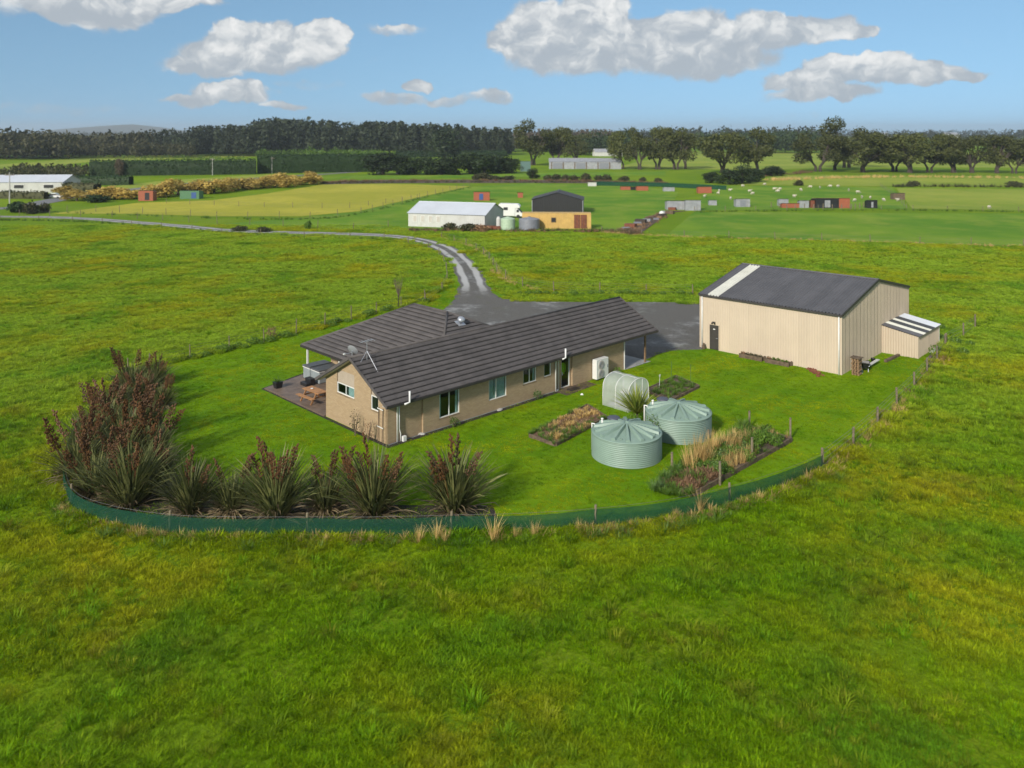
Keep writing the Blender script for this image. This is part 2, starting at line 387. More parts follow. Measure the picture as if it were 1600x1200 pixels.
M['whiteroof'] = mat('white_roof', (.52, .55, .60), .5, .05, .3)
M['whitewall'] = mat('white_wall', (.49, .49, .465), .7, .08, .5, stain=(.42, .41, .36), stain_amt=.6)
M['blackwall'] = mat('black_cladding', (.012, .012, .014), .5, .2)
M['darkroof'] = mat('dark_roof', (.055, .057, .062), .45, .1)
M['asphalt'] = mat('asphalt', (.16, .16, .165), .8, .15, .3)
M['wool'] = mat('wool', (.50, .46, .37), .95, .15, 3.0, .05, 8)
M['face'] = mat('sheep_face', (.45, .40, .33), .9, .1)
M['bark'] = mat('bark', (.055, .043, .034), .95, .3, 2.0, .05, 5)
M['twig'] = mat('twig', (.16, .12, .09), .95, .3)
M['blue'] = mat('blue_drum', (.03, .08, .24), .5, .1)
M['green_paint'] = mat('green_paint', (.07, .17, .08), .6, .1)
M['teal'] = mat('teal_wall', (.09, .16, .145), .6, .1)
M['pink'] = mat('pale_red_roof', (.52, .27, .20), .7, .15)
M['stonechip'] = mat('stone', (.38, .37, .35), .9, .2)
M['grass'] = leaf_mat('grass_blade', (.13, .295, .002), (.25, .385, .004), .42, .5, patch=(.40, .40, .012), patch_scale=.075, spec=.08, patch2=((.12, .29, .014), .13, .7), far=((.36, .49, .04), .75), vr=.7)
M['lawn_grass'] = leaf_mat('lawn_blade', (.125, .26, .001), (.205, .325, .002), .38, .5, patch=(.37, .385, .003), patch_scale=.2, spec=.08, patch2=((.07, .19, .002), .3, .85), vr=.7, stripe=(R(134), 1.7, .11))
M['rank'] = leaf_mat('rank_grass', (.085, .215, .004), (.18, .31, .006), .4, .5, spec=.08, patch=(.26, .27, .02), patch_scale=.3, vr=.8)
M['straw'] = leaf_mat('dry_grass', (.48, .32, .11), (.66, .48, .20), .3, .7)
M['dead_stem'] = leaf_mat('dead_stem', (.17, .10, .058), (.31, .19, .10), .2, .8)
M['flax'] = leaf_mat('flax_leaf', (.045, .066, .018), (.23, .235, .085), .25, .45, spec=.18)
M['flax_old'] = leaf_mat('flax_old_leaf', (.13, .095, .055), (.34, .27, .16), .2, .5)
M['pods'] = leaf_mat('flax_pods', (.062, .028, .010), (.15, .072, .026), .1, .6)
M['weeds'] = leaf_mat('weed_leaf', (.075, .165, .018), (.155, .245, .035), .35, .5)
M['bluegreen'] = leaf_mat('bluegreen_leaf', (.085, .165, .042), (.155, .24, .07), .3, .5)
M['cordy'] = leaf_mat('cordyline', (.20, .29, .04), (.42, .45, .09), .3, .4)
M['tree'] = leaf_mat('gum_leaf', (.055, .068, .016), (.105, .115, .03), .25, .6)
M['tree2'] = leaf_mat('evergreen_leaf', (.017, .034, .011), (.040, .064, .018), .2, .6)
M['hedge'] = leaf_mat('hedge_leaf', (.014, .036, .009), (.030, .062, .014), .2, .6)
M['pine'] = leaf_mat('pine_leaf', (.020, .031, .016), (.043, .056, .026), .15, .7)
M['brownwood'] = leaf_mat('bare_wood', (.085, .07, .045), (.14, .112, .075), .2, .8)
M['willow'] = leaf_mat('willow_twig', (.38, .27, .06), (.55, .41, .11), .3, .7)
M['bush'] = leaf_mat('bush_leaf', (.040, .050, .018), (.090, .085, .036), .25, .7)
# ------------------------------------------------------------------ setting
def sheet(name, pts, z, m):
    me = bpy.data.meshes.new(name); me.from_pydata([(p[0], p[1], z) for p in pts], [], [tuple(range(len(pts)))])
    me.update()
    if me.polygons[0].normal.z < 0: me.flip_normals()
    return tag(link(name, me, m), kind='structure')
GR = 6000
sheet('ground', [(-GR, -200), (GR, -200), (GR, 9000), (-GR, 9000)], 0, M['pasture'])
NET_PX = [(170, 600), (122, 680), (103, 735), (112, 790), (165, 817), (265, 834), (370, 838), (480, 838), (592, 838), (705, 835), (818, 832), (930, 824), (1040, 810), (1140, 788), (1220, 762), (1285, 735)]
RIGHT_PX = [(1285, 735), (1354, 680), (1398, 636), (1438, 597), (1468, 556), (1478, 540)]
LEFT_PX = [(703, 437), (690, 455), (664, 473), (600, 487), (553, 499), (518, 508), (477, 519), (419, 533), (365, 546), (320, 556), (262, 568), (200, 585), (170, 600)]
lawn_px = LEFT_PX + NET_PX[1:] + RIGHT_PX[1:] + [(1400, 520), (1300, 500), (1090, 474), (1000, 473), (850, 473), (800, 470), (765, 450), (752, 425), (742, 405), (720, 388), (702, 392), (712, 420)]
LAWN = [P(*q) for q in lawn_px]
sheet('lawn', LAWN, .006, M['lawn'])
yard_px = [(640, 505), (690, 487), (716, 462), (722, 440), (756, 440), (766, 456), (785, 467), (830, 471), (900, 472), (1000, 472), (1095, 473), (1150, 500), (1100, 546), (1068, 547), (1050, 548), (1030, 553), (1000, 566), (970, 578), (800, 560)]
YARD = [P(*q) for q in yard_px]
def spline(pts, per=8):
    out = []; n = len(pts)
    for i in range(n - 1):
        p0, p1, p2, p3 = pts[max(i - 1, 0)], pts[i], pts[i + 1], pts[min(i + 2, n - 1)]
        for k in range(per):
            t = k / per
            out.append(.5 * ((2 * p1) + (p2 - p0) * t + (2 * p0 - 5 * p1 + 4 * p2 - p3) * t * t + (3 * p1 - p0 - 3 * p2 + p3) * t ** 3))
    out.append(pts[-1]); return out
def ribbon(name, pts, w, z, m, kind='structure'):
    vs = []; uv = []
    for i, p in enumerate(pts):
        d = (pts[min(i + 1, len(pts) - 1)] - pts[max(i - 1, 0)]).normalized(); nrm = Vector((-d.y, d.x, 0))
        ww = w(i / len(pts)) if callable(w) else w
        wob = 1 + .08 * math.sin(i * 1.7) + .05 * math.sin(i * .63)
        for s in (-1, -.5, 0, .5, 1): q = p + nrm * (s * ww / 2 * wob); vs.append((q.x, q.y, z)); uv.append((s, i * .1))
    fs = [(i * 5 + k, i * 5 + 5 + k, i * 5 + 6 + k, i * 5 + 1 + k) for i in range(len(pts) - 1) for k in range(4)]
    me = bpy.data.meshes.new(name); me.from_pydata(vs, [], fs); l = me.uv_layers.new(name='track')
    for lp in me.loops: l.data[lp.index].uv = uv[lp.vertex_index]
    me.update()
    if me.polygons[0].normal.z < 0: me.flip_normals()
    return tag(link(name, me, m), kind=kind)
TRACK_PX = [(-260, 335), (0, 338.5), (60, 339), (130, 341.5), (200, 346.5), (280, 353), (340, 359), (400, 362), (480, 364), (560, 366), (612, 369), (655, 375), (694, 388), (720, 408), (735, 432), (741, 452), (744, 470)]
TRACK = spline([P(*q) for q in TRACK_PX], 6)
ribbon('driveway', TRACK, lambda t: 3.4 if t < .9 else 3.4 + (t - .9) * 14, .016, M['gravel'])
o = sheet('gravel_yard', YARD, .012, M['gravel']); l = o.data.uv_layers.new(name='track')
for lp in l.data: lp.uv = (0, 0)
# far paddocks of other colours, each a sheet with its own edges
for k, (nm, mm, px) in enumerate([
    ('yellow_paddock', 'yellow_field', [(80, 334), (215, 317), (330, 313), (420, 302), (505, 288), (610, 287), (735, 291), (655, 308), (560, 330), (470, 338), (330, 338), (200, 334)]),
    ('paddock', 'green_field', [(330, 352), (470, 340), (560, 331), (655, 309), (735, 292), (820, 286), (1010, 291), (1060, 300), (1045, 330), (1000, 364), (935, 360), (640, 361), (560, 362), (420, 359)]),
    ('paddock', 'green_field', [(1040, 369), (1085, 331), (1600, 334), (1700, 336), (1700, 390), (1600, 385), (1300, 376)]),
    ('sheep_paddock', 'green_field', [(1085, 329), (1100, 300), (1135, 290), (1395, 293), (1420, 326)]),
    ('pale_paddock', 'pale_field', [(1425, 326), (1400, 294), (1640, 296), (1680, 330)]),
    ('pale_paddock', 'pale_field', [(1150, 289), (1225, 274), (1640, 276), (1650, 292), (1400, 291)]),
    ('pale_paddock', 'pale_field', [(-80, 264), (150, 245), (420, 240), (420, 244), (150, 252), (0, 268), (-80, 274)]),
    ('green_strip', 'green_field', [(500, 279), (590, 271), (830, 270), (1040, 268), (1040, 274), (820, 277), (600, 279)]),
    ('far_paddock', 'pale_field', [(960, 262), (1060, 238), (1110, 237), (1330, 240), (1480, 238), (1700, 240), (1700, 262), (1300, 262), (1180, 266)]),
    ('far_paddock', 'pale_field', [(100, 300), (250, 283), (420, 272), (480, 273), (300, 290), (200, 300)]),
]):
    sheet(nm, [P(*q) for q in px], .02 + .004 * k, M[mm])
sheet('ditch_bank', [P(*q) for q in [(500, 284), (600, 281), (830, 281), (960, 283), (960, 287), (830, 286), (600, 286.5), (505, 288)]], .07, M['dirt'])
ribbon('road', spline([P(*q) for q in [(-200, 335), (0, 326), (60, 318), (110, 308), (190, 298), (330, 284), (440, 276), (510, 272), (570, 267.5), (620, 262)]], 5), 6, .065, M['asphalt'])
hb = MB(); hp = [(-1800, 12), (-1500, 55), (-1200, 78), (-900, 96), (-650, 70), (-380, 30), (0, 12), (600, 20), (1500, 35), (2300, 28), (3200, 40), (3900, 15)]
hv = [(x * 1.0 - 2300, 6800, h * 1.0 - 3) for x, h in hp]
for i in range(len(hv) - 1):
    a, b = hv[i], hv[i + 1]
    hb.add([(a[0], 6400, -3), (b[0], 6400, -3), (b[0], 6900, b[2]), (a[0], 6900, a[2])], [(0, 1, 2, 3)])
tag(hb.build('hills', mat('far_hill', (.05, .07, .05), .9, .2, .002)), kind='structure')

# ------------------------------------------------------------------ grass (stuff: instanced blades)
rg = np.random.default_rng(3)
def tuft_mesh(name, n, rad, h, lean, w, seed):
    g = np.random.default_rng(seed); V = []; T = []
    for i in range(n):
        a = g.uniform(0, 2 * math.pi); r = rad * math.sqrt(g.uniform()); b = np.array([r * math.cos(a), r * math.sin(a), -.01])
        la = a + g.normal(0, .8); d = np.array([math.cos(la), math.sin(la), 0]); hh = h * g.uniform(.55, 1.15); ln = hh * lean * g.uniform(.3, 1.6)
        s = np.array([-d[1], d[0], 0]) * w * g.uniform(.7, 1.3) / 2
        m_ = b + d * ln * .35 + np.array([0, 0, hh * .62]); t = b + d * ln + np.array([0, 0, hh * (1 - .25 * min(lean, 1))])
        k = len(V); V += [b - s, b + s, m_ - s * .8, m_ + s * .8, t]; T += [(k, k + 1, k + 3), (k, k + 3, k + 2), (k + 2, k + 3, k + 4)]
    return npmesh(name, V, T)
def inside(poly, X, Y):
    r = np.zeros(X.shape, bool); n = len(poly); j = n - 1
    for i in range(n):
        xi, yi, xj, yj = poly[i][0], poly[i][1], poly[j][0], poly[j][1]
        c = ((yi > Y) != (yj > Y)) & (X < (xj - xi) * (Y - yi) / (yj - yi + 1e-12) + xi); r ^= c; j = i
    return r
def dist_line(pts, X, Y):
    d = np.full(X.shape, 1e9)
    for a, b in zip(pts[:-1], pts[1:]):
        ax, ay, bx, by = a[0], a[1], b[0], b[1]; L = (bx - ax) ** 2 + (by - ay) ** 2 + 1e-9
        t = np.clip(((X - ax) * (bx - ax) + (Y - ay) * (by - ay)) / L, 0, 1)
        d = np.minimum(d, np.hypot(X - ax - t * (bx - ax), Y - ay - t * (by - ay)))
    return d
def scatter(name, label, cells, size, dens, scl, tufts, m):
    """one object of grass: a cell grid whose faces carry density and size, blades put on it by geometry nodes"""
    n = len(cells); c = np.repeat(cells, 4, 0); off = np.tile(np.array([[-.5, -.5], [.5, -.5], [.5, .5], [-.5, .5]]), (n, 1)) * np.repeat(size, 4)[:, None]
    V = np.concatenate([c + off, np.full((4 * n, 1), .015)], 1)
    me = npmesh(name, V, np.arange(4 * n).reshape(n, 4))
    for k, a in (('dens', dens), ('tscale', scl)):
        at = me.attributes.new(k, 'FLOAT', 'FACE'); at.data.foreach_set('value', a.astype(np.float32))
    src = bpy.data.collections.new(name + '_blades')
    for i, t in enumerate(tufts):
        t.materials.append(m); src.objects.link(bpy.data.objects.new(name + '_blade', t))
    o = tag(link(name, me), kind='stuff'); o['label'] = label; o['category'] = 'grass'
    ng = bpy.data.node_groups.new(name, 'GeometryNodeTree')
    ng.interface.new_socket('Geometry', in_out='INPUT', socket_type='NodeSocketGeometry'); ng.interface.new_socket('Geometry', in_out='OUTPUT', socket_type='NodeSocketGeometry')
    N = ng.nodes; L = ng.links; gi = N.new('NodeGroupInput'); go = N.new('NodeGroupOutput')
    dp = N.new('GeometryNodeDistributePointsOnFaces'); na = N.new('GeometryNodeInputNamedAttribute'); na.data_type = 'FLOAT'; na.inputs[0].default_value = 'dens'
    L.new(gi.outputs[0], dp.inputs['Mesh']); L.new(na.outputs[0], dp.inputs['Density'])
    ci = N.new('GeometryNodeCollectionInfo'); ci.inputs['Collection'].default_value = src; ci.inputs['Separate Children'].default_value = True; ci.inputs['Reset Children'].default_value = True
    ip = N.new('GeometryNodeInstanceOnPoints'); L.new(dp.outputs[0], ip.inputs['Points']); L.new(ci.outputs[0], ip.inputs['Instance']); ip.inputs['Pick Instance'].default_value = True
    rv = N.new('FunctionNodeRandomValue'); rv.data_type = 'FLOAT_VECTOR'; rv.inputs[0].default_value = (-.15, -.15, 0); rv.inputs[1].default_value = (.15, .15, 6.283)
    L.new(rv.outputs[0], ip.inputs['Rotation'])
    ns = N.new('GeometryNodeInputNamedAttribute'); ns.data_type = 'FLOAT'; ns.inputs[0].default_value = 'tscale'
    r2 = N.new('FunctionNodeRandomValue'); r2.data_type = 'FLOAT'; r2.inputs[2].default_value = .45; r2.inputs[3].default_value = 1.5; r2.inputs['Seed'].default_value = 4
    mm = N.new('ShaderNodeMath'); mm.operation = 'MULTIPLY'; L.new(ns.outputs[0], mm.inputs[0]); L.new(r2.outputs[1], mm.inputs[1]); L.new(mm.outputs[0], ip.inputs['Scale'])
    L.new(ip.outputs[0], go.inputs[0])
    o.modifiers.new('blades', 'NODES').node_group = ng
    return o
def cell_grid(y0, y1, s, margin=4):
    ys = np.arange(y0, y1, s) + s / 2; out = []
    for y in ys:
        hw = y * .64 + margin; xs = np.arange(-hw, hw, s) + s / 2; out.append(np.stack([xs, np.full(len(xs), y)], 1))
    return np.concatenate(out)
def lump(X, Y, f, seed):                        # cheap value noise for clumpy growth
    g = np.random.default_rng(seed); v = np.zeros(X.shape)
    for k in range(7):
        a = g.uniform(0, 6.28); ff = f * g.uniform(.5, 2.0); v += np.sin((X * math.cos(a) + Y * math.sin(a)) * ff + g.uniform(0, 6.28))
    return v / 7
fence_lines = [[P(*q) for q in LEFT_PX], [P(*q) for q in NET_PX], [P(*q) for q in RIGHT_PX]]
cs = []; sz = []; de = []; sc = []
for (y0, y1, s, d0, k0) in ((18, 46, .5, 68, 1.0), (46, 72, .8, 40, 1.15), (72, 110, 1.4, 32, 1.1), (110, 160, 2.5, 15, 1.45)):
    c = cell_grid(y0, y1, s); X, Y = c[:, 0], c[:, 1]
    keep = ~inside(LAWN, X, Y) & (dist_line(TRACK, X, Y) > 2.0) & ~inside([P(*q) for q in [(640, 361), (940, 360), (1040, 368), (1300, 376), (1700, 390), (1700, 330), (560, 340)]], X, Y)
    c = c[keep]; X, Y = c[:, 0], c[:, 1]
    fl = np.min([dist_line(f_, X, Y) for f_ in fence_lines], 0); near = np.clip(1 - fl / 1.6, 0, 1)
    l1 = lump(X, Y, .7, 1); l2 = lump(X, Y, 2.6, 2)
    cs.append(c); sz.append(np.full(len(c), s)); de.append(d0 * np.clip(1 + .25 * l1 + .5 * l2, .4, 2)); sc.append(k0 * np.clip(.9 + .45 * l1 + .8 * l2, .5, 1.8) * (1 + .9 * near))
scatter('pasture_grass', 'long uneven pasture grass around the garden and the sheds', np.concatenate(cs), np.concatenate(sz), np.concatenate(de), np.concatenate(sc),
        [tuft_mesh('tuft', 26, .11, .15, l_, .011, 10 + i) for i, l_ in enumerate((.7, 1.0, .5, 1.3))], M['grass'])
# rank darker clumps standing above the sward
cs = []; sz = []; de = []; sc = []
for (y0, y1, s, d0, k0) in ((18, 60, .7, 2.6, 1.0), (60, 130, 1.6, .7, .9)):
    c = cell_grid(y0, y1, s); X, Y = c[:, 0], c[:, 1]
    c = c[~inside(LAWN, X, Y) & (dist_line(TRACK, X, Y) > 2.5)]; X, Y = c[:, 0], c[:, 1]; l2 = lump(X, Y, .9, 12)
    cs.append(c); sz.append(np.full(len(c), s)); de.append(d0 * np.clip(.7 + 2.2 * l2, 0, 3)); sc.append(k0 * np.clip(1 + .5 * lump(X, Y, 3, 13), .6, 1.6))
scatter('rank_grass', 'scattered darker clumps of rank grass in the pasture', np.concatenate(cs), np.concatenate(sz), np.concatenate(de), np.concatenate(sc),
        [tuft_mesh('rank_tuft', 44, .14, .30, l_, .014, 60 + i) for i, l_ in enumerate((.6, .9, 1.2))], M['rank'])
c = cell_grid(36, 100, .8, 0); X, Y = c[:, 0], c[:, 1]
c = c[inside(LAWN, X, Y) & ~inside(YARD, X, Y) & (dist_line(TRACK, X, Y) > 1.9)]; X, Y = c[:, 0], c[:, 1]
def local_uv(X, Y, o, a): return (X - o[0]) * math.cos(a) + (Y - o[1]) * math.sin(a), -(X - o[0]) * math.sin(a) + (Y - o[1]) * math.cos(a)
hu, hv_ = local_uv(X, Y, (-7.18, 47.28), R(44.2))
su, sv = local_uv(X, Y, (24.52, 60.95), R(47.3))
keep = ~((hu > -.5) & (hu < 26) & (hv_ > -.3) & (hv_ < 7.5)) & ~((hu > -.4) & (hu < 15) & (hv_ > 6) & (hv_ < 15.5)) & ~((su > -.4) & (su < 16) & (sv > -.6) & (sv < 13))
c = c[keep]; X, Y = c[:, 0], c[:, 1]
scatter('lawn_grass', 'short mown lawn grass around the brick house', c, np.full(len(c), .8), np.full(len(c), 34.0) * np.clip(1 + .4 * lump(X, Y, .9, 5), .5, 2), np.clip(1 + .3 * lump(X, Y, 1.5, 6), .6, 1.6),
        [tuft_mesh('short_tuft', 22, .15, .045, l_, .012, 30 + i) for i, l_ in enumerate((.9, 1.3, .6))], M['lawn_grass'])
# ------------------------------------------------------------------ brick house (U along the ridge, V across, local to its near corner)
HA = R(44.2); HO = Vector((-7.18, 47.28, 0))
house = tag(empty('brick_house', HO, HA), 'single-storey tan brick house with dark tiled gable and hip roof in the fenced lawn', 'house')
def HL(u, v, z=0): return HO + Vector((u * math.cos(HA) - v * math.sin(HA), u * math.sin(HA) + v * math.cos(HA), z))
def wall_cells(length, prof, openings, thick, place):
    """wall with openings: cells of a grid, top following prof(x); place(x, d, z) puts a point"""
    mb = MB(); xs = sorted({0.0, length} | {q for o_ in openings for q in o_[:2]} | {q for q in prof[1] if 0 < q < length})
    for a, b in zip(xs[:-1], xs[1:]):
        mid = (a + b) / 2; zs = [(0.0, None)]; spans = []; z = 0.0
        for o_ in sorted([o_ for o_ in openings if o_[0] <= mid <= o_[1]], key=lambda q: q[2]):
            if o_[2] > z: spans.append((z, o_[2]))
            z = o_[3]
        spans.append((z, None))
        for z0, z1 in spans:
            za, zb = (prof[0](a), prof[0](b)) if z1 is None else (z1, z1)
            vs = [place(x, d, zz) for d in (0, thick) for (x, zz) in ((a, z0), (b, z0), (b, zb), (a, za))]
            mb.add(vs, [(0, 1, 2, 3), (7, 6, 5, 4), (0, 4, 5, 1), (1, 5, 6, 2), (2, 6, 7, 3), (3, 7, 4, 0)])
    return mb
EZ, EV, RV, RZ = 2.40, -.50, 3.32, 4.45; SL = (RZ - EZ) / (RV - EV)
flat = (lambda x: 2.45, ())
WT = -.12
secs = [(0, 2.5, 0, []), (2.5, 14.2, WT, [(3.74, 5.35, .63, 2.14), (7.83, 9.4, .78, 2.26), (10.94, 12.2, 1.16, 2.24), (12.96, 13.67, 1.24, 2.22)]),
        (14.2, 15.9, 0, [(14.85, 15.75, .04, 2.14)]), (15.9, 21.75, WT, [])]
for u0, u1, v0, op in secs:
    op2 = [(a - u0, b - u0, c, d) for a, b, c, d in op]
    wall_cells(u1 - u0, flat, op2, .22, lambda x, d, z, u0=u0, v0=v0: (u0 + x, v0 + d, z)).build('wall', M['brick'], house)
gprof = (lambda v: min(EZ + SL * (v - EV), EZ + SL * (2 * RV - EV - v)) - .10, (RV,))
gop = [(3.44, 5.37, 1.84, 3.30), (.92, 1.68, 1.67, 2.86)]
wall_cells(6.65, gprof, gop, .22, lambda x, d, z: (d, x if x > 0 else .002, z)).build('wall', M['brick'], house)
wall_cells(6.65, gprof, [], .22, lambda x, d, z: (21.53 + d - .003, x, z)).build('wall', M['brick'], house)
MB().box(.22, 21.5, 6.43, 6.65, 0, 2.5).build('wall', M['brick'], house)
wing = [(4.7, 14.3, 7.0, 13.9)]
MB().box(4.9, 5.12, 6.65, 14.0, 0, 2.4).box(5.12, 14.2, 13.78, 14.0, 0, 2.4).box(14.2, 14.42, 6.65, 14.0, 0, 2.4).build('wall', M['brick'], house)
MB().box(.25, 21.5, .25, 6.4, .02, .06).build('floor_slab', M['interior'], house)
MB().box(.25, 21.5, 1.6, 1.7, .06, 2.4).build('partition', M['interior'], house)
# weatherboard infill over the gable windows, board by board
for v0, v1, z0 in ((3.46, 5.35, 2.50), (.94, 1.66, 2.52)):
    z = z0
    while True:
        t = min(gprof[0](v0), gprof[0](v1)); tb = max(gprof[0](v0), gprof[0](v1))
        if z >= min(tb, 3.30 if v0 > 2 else 2.86): break
        zt = z + .16; top = 3.30 if v0 > 2 else 2.86
        MB().add([(.045, v0, z), (.045, v1, z), (.065, v1, min(zt, top)), (.065, v0, min(zt, top)), (.1, v0, z), (.1, v1, z), (.1, v1, min(zt, top)), (.1, v0, min(zt, top))],
                 [(0, 3, 2, 1), (0, 1, 5, 4), (3, 7, 6, 2), (0, 4, 7, 3), (1, 2, 6, 5)]).build('weatherboard', M['board'], house)
        z = zt
def window(a, b, z0, z1, place, split, sill=True, curtains=True, parent=house):
    """a, b along the wall; place(x, d, z) with d growing inwards"""
    f = .055; mb = MB()
    def bx(m_, x0, x1, d0, d1, q0, q1):
        vs = [place(x, d, z) for z in (q0, q1) for (x, d) in ((x0, d0), (x1, d0), (x1, d1), (x0, d1))]
        m_.add(vs, [(3, 2, 1, 0), (4, 5, 6, 7), (0, 1, 5, 4), (1, 2, 6, 5), (2, 3, 7, 6), (3, 0, 4, 7)])
    bx(mb, a, b, -.02, .06, z1 - f, z1); bx(mb, a, b, -.02, .06, z0, z0 + f); bx(mb, a, a + f, -.018, .058, z0 + f, z1 - f); bx(mb, b - f, b, -.018, .058, z0 + f, z1 - f)
    xs = [a + f] + [a + (b - a) * s for s in split] + [b - f]
    for s in split: bx(mb, a + (b - a) * s - .025, a + (b - a) * s + .025, -.016, .056, z0 + f, z1 - f)
    w = mb.build('window', M['white'], parent)
    for p0, p1 in zip(xs[:-1], xs[1:]):
        g = MB(); bx(g, p0 + .01, p1 - .01, .018, .024, z0 + f, z1 - f); g.build('pane', M['glass'], w)
    if curtains:
        for x0, x1 in curtains:
            cm = MB(); n = max(4, int((x1 - x0) * (b - a) / .05)); q = [a + f + (b - a - 2 * f) * (x0 + (x1 - x0) * k / n) for k in range(n + 1)]
            vs = [place(q[k], .085 + .025 * (-1) ** k, zz) for zz in (z0 - .1, z1) for k in range(n + 1)]
            cm.add(vs, [(k, k + 1, n + 2 + k, n + 1 + k) for k in range(n)]); cm.build('curtain', M['curtain'], w)
    if sill:
        s_ = MB(); bx(s_, a - .05, b + .05, -.05, .0, z0 - .085, z0 - .005); s_.build('sill', M['brick'], w)
    return w
LW = lambda x, d, z: (x, WT + .05 + d, z)
GW = lambda x, d, z: (.05 + d, x, z)
window(3.74, 5.35, .63, 2.14, LW, (.5,), curtains=[(.0, .12), (.88, 1)])
window(7.83, 9.4, .78, 2.26, LW, (.42,), curtains=[(0, .3), (.36, 1)])
window(10.94, 12.2, 1.16, 2.24, LW, (.5,), curtains=[(.86, 1)])
window(12.96, 13.67, 1.24, 2.22, LW, (), curtains=[(0, .1)])
window(3.44, 5.37, 1.84, 2.49, GW, (.5,), curtains=[(.0, .42)])
window(.92, 1.68, 1.67, 2.51, GW, (), curtains=[(.0, .1)])
DP = lambda x, d, z: (x, .05 + d, z)
d_ = window(14.85, 15.75, .04, 2.14, DP, (), sill=False, curtains=False); d_.name = 'glass_door'; tag(d_, 'white framed full-height glass door')
MB().box(14.93, 14.95, -.05, .03, .95, 1.15).build('door_handle', M['zinc'], d_)
# roof: deck, then rows of pressed tiles with a lapped front edge
roof = MB()
def deck(poly): # thin slab under the tiles
    roof.add(list(poly) + [(p[0], p[1], p[2] - .09) for p in poly], [tuple(range(len(poly))), tuple(range(2 * len(poly) - 1, len(poly) - 1, -1))] + [(i, len(poly) + i, len(poly) + (i + 1) % len(poly), (i + 1) % len(poly)) for i in range(len(poly))])
U0, U1 = -.42, 25.55
deck([(U0, EV, EZ), (U1, EV, EZ), (U1, RV, RZ), (U0, RV, RZ)])
deck([(U0, RV, RZ), (U1, RV, RZ), (U1, 2 * RV - EV, EZ), (U0, 2 * RV - EV, EZ)])
AU, AZ, AV0, AV1, AE = 9.0, 5.42, 5.46, 9.25, 3.1; AS = (AZ - EZ) / (AU - AE); BV = AV1 + (AU - AE)
HB = 6.95                                      # where the wing's front hips come down on the main ridge
polyA = [(AU, AV0), (AU, AV1), (AE, BV), (AE, 7.0), (HB, RV + .02)]
polyC = [(AU, AV1), (AU, AV0), (2 * AU - HB, RV + .02), (2 * AU - AE, 7.0), (2 * AU - AE, BV)]
polyB = [(HB, RV), (2 * AU - HB, RV), (AU, AV0)]
polyD = [(AU, AV1), (2 * AU - AE, BV), (AE, BV)]
zA = lambda u, v: AZ - AS * (AU - u); zC = lambda u, v: AZ - AS * (u - AU)
SB = (AZ - RZ) / (AV0 - RV); zB = lambda u, v: AZ - SB * (AV0 - v); zD = lambda u, v: AZ - AS * (v - AV1)
for pl, zf in ((polyA, zA), (polyC, zC), (polyD, zD), (polyB, zB)): deck([(p[0], p[1], zf(*p) - .012) for p in pl])
roof_o = roof.build('roof', M['fascia'], house)
def slice_poly(poly, axis, c):
    r = []; n = len(poly)
    for i in range(n):
        a, b = poly[i], poly[(i + 1) % n]
        if abs(a[axis] - b[axis]) < 1e-9: continue
        t = (c - a[axis]) / (b[axis] - a[axis])
        if -1e-6 <= t <= 1 + 1e-6: r.append(a[1 - axis] + t * (b[1 - axis] - a[1 - axis]))
    return (min(r), max(r)) if r else None
def courses(poly, axis, c0, c1, zf, step=.335, pitch=.21, parent=None, m=None):
    """tile rows from the eave (c0) up to the ridge (c1); axis is the plan axis across the rows"""
    n = max(1, round(abs(c1 - c0) / step)); sg = 1 if c1 > c0 else -1; e = 1e-4 * sg
    for k in range(n):
        a = c0 + (c1 - c0) * k / n; b = c0 + (c1 - c0) * (k + 1) / n
        ra, rb = slice_poly(poly, axis, a + e), slice_poly(poly, axis, b - e)
        if not ra or not rb: continue
        L = max(ra[1] - ra[0], rb[1] - rb[0]); cols = max(2, int(L / (pitch / 4))); V = []
        for j in range(cols + 1):
            t = j / cols; xa = ra[0] + (ra[1] - ra[0]) * t; xb = rb[0] + (rb[1] - rb[0]) * t
            w = lambda x: .016 * abs(math.sin(math.pi * x / pitch)) ** .7
            for (x, c, hgt) in ((xa, a - .022 * sg, .032 + w(xa)), (xa, a - .02 * sg, .062 + w(xa)), (xa * .5 + xb * .5, (a + b) / 2, .034 + w((xa + xb) / 2)), (xb, b - .055 * sg, .012 + w(xb) * .6)):
                uv = (x, c) if axis == 1 else (c, x); V.append((uv[0], uv[1], zf(*uv) + hgt))
        Fq = [(j * 4 + i, j * 4 + 4 + i, j * 4 + 5 + i, j * 4 + 1 + i) for j in range(cols) for i in range(3)]
        if (sg > 0) == (axis == 0): Fq = [f[::-1] for f in Fq]
        link('tile_course', npmesh('tile_course', V, Fq), m or M['tile'], parent)
zM = lambda u, v: EZ + SL * (v - EV); zN = lambda u, v: EZ + SL * (2 * RV - EV - v)
courses([(U0, EV), (U1, EV), (U1, RV), (U0, RV)], 1, EV, RV, zM, parent=roof_o)
courses([(U0, RV), (U1, RV), (U1, 2 * RV - EV), (U0, 2 * RV - EV)], 1, 2 * RV - EV, RV, zN, parent=roof_o)
courses(polyA, 0, AE, AU, zA, parent=roof_o); courses(polyC, 0, 2 * AU - AE, AU, zC, parent=roof_o)
courses(polyB, 1, RV, AV0, zB, parent=roof_o); courses(polyD, 1, BV, AV1, zD, parent=roof_o)
def cap(a, b, r=.085):
    MB().tube([a, b], r, 8).build('ridge_cap', M['tile'], roof_o, smooth=True)
cap((U0, RV, RZ + .02), (U1, RV, RZ + .02)); cap((AU, AV0, AZ + .02), (AU, AV1, AZ + .02))
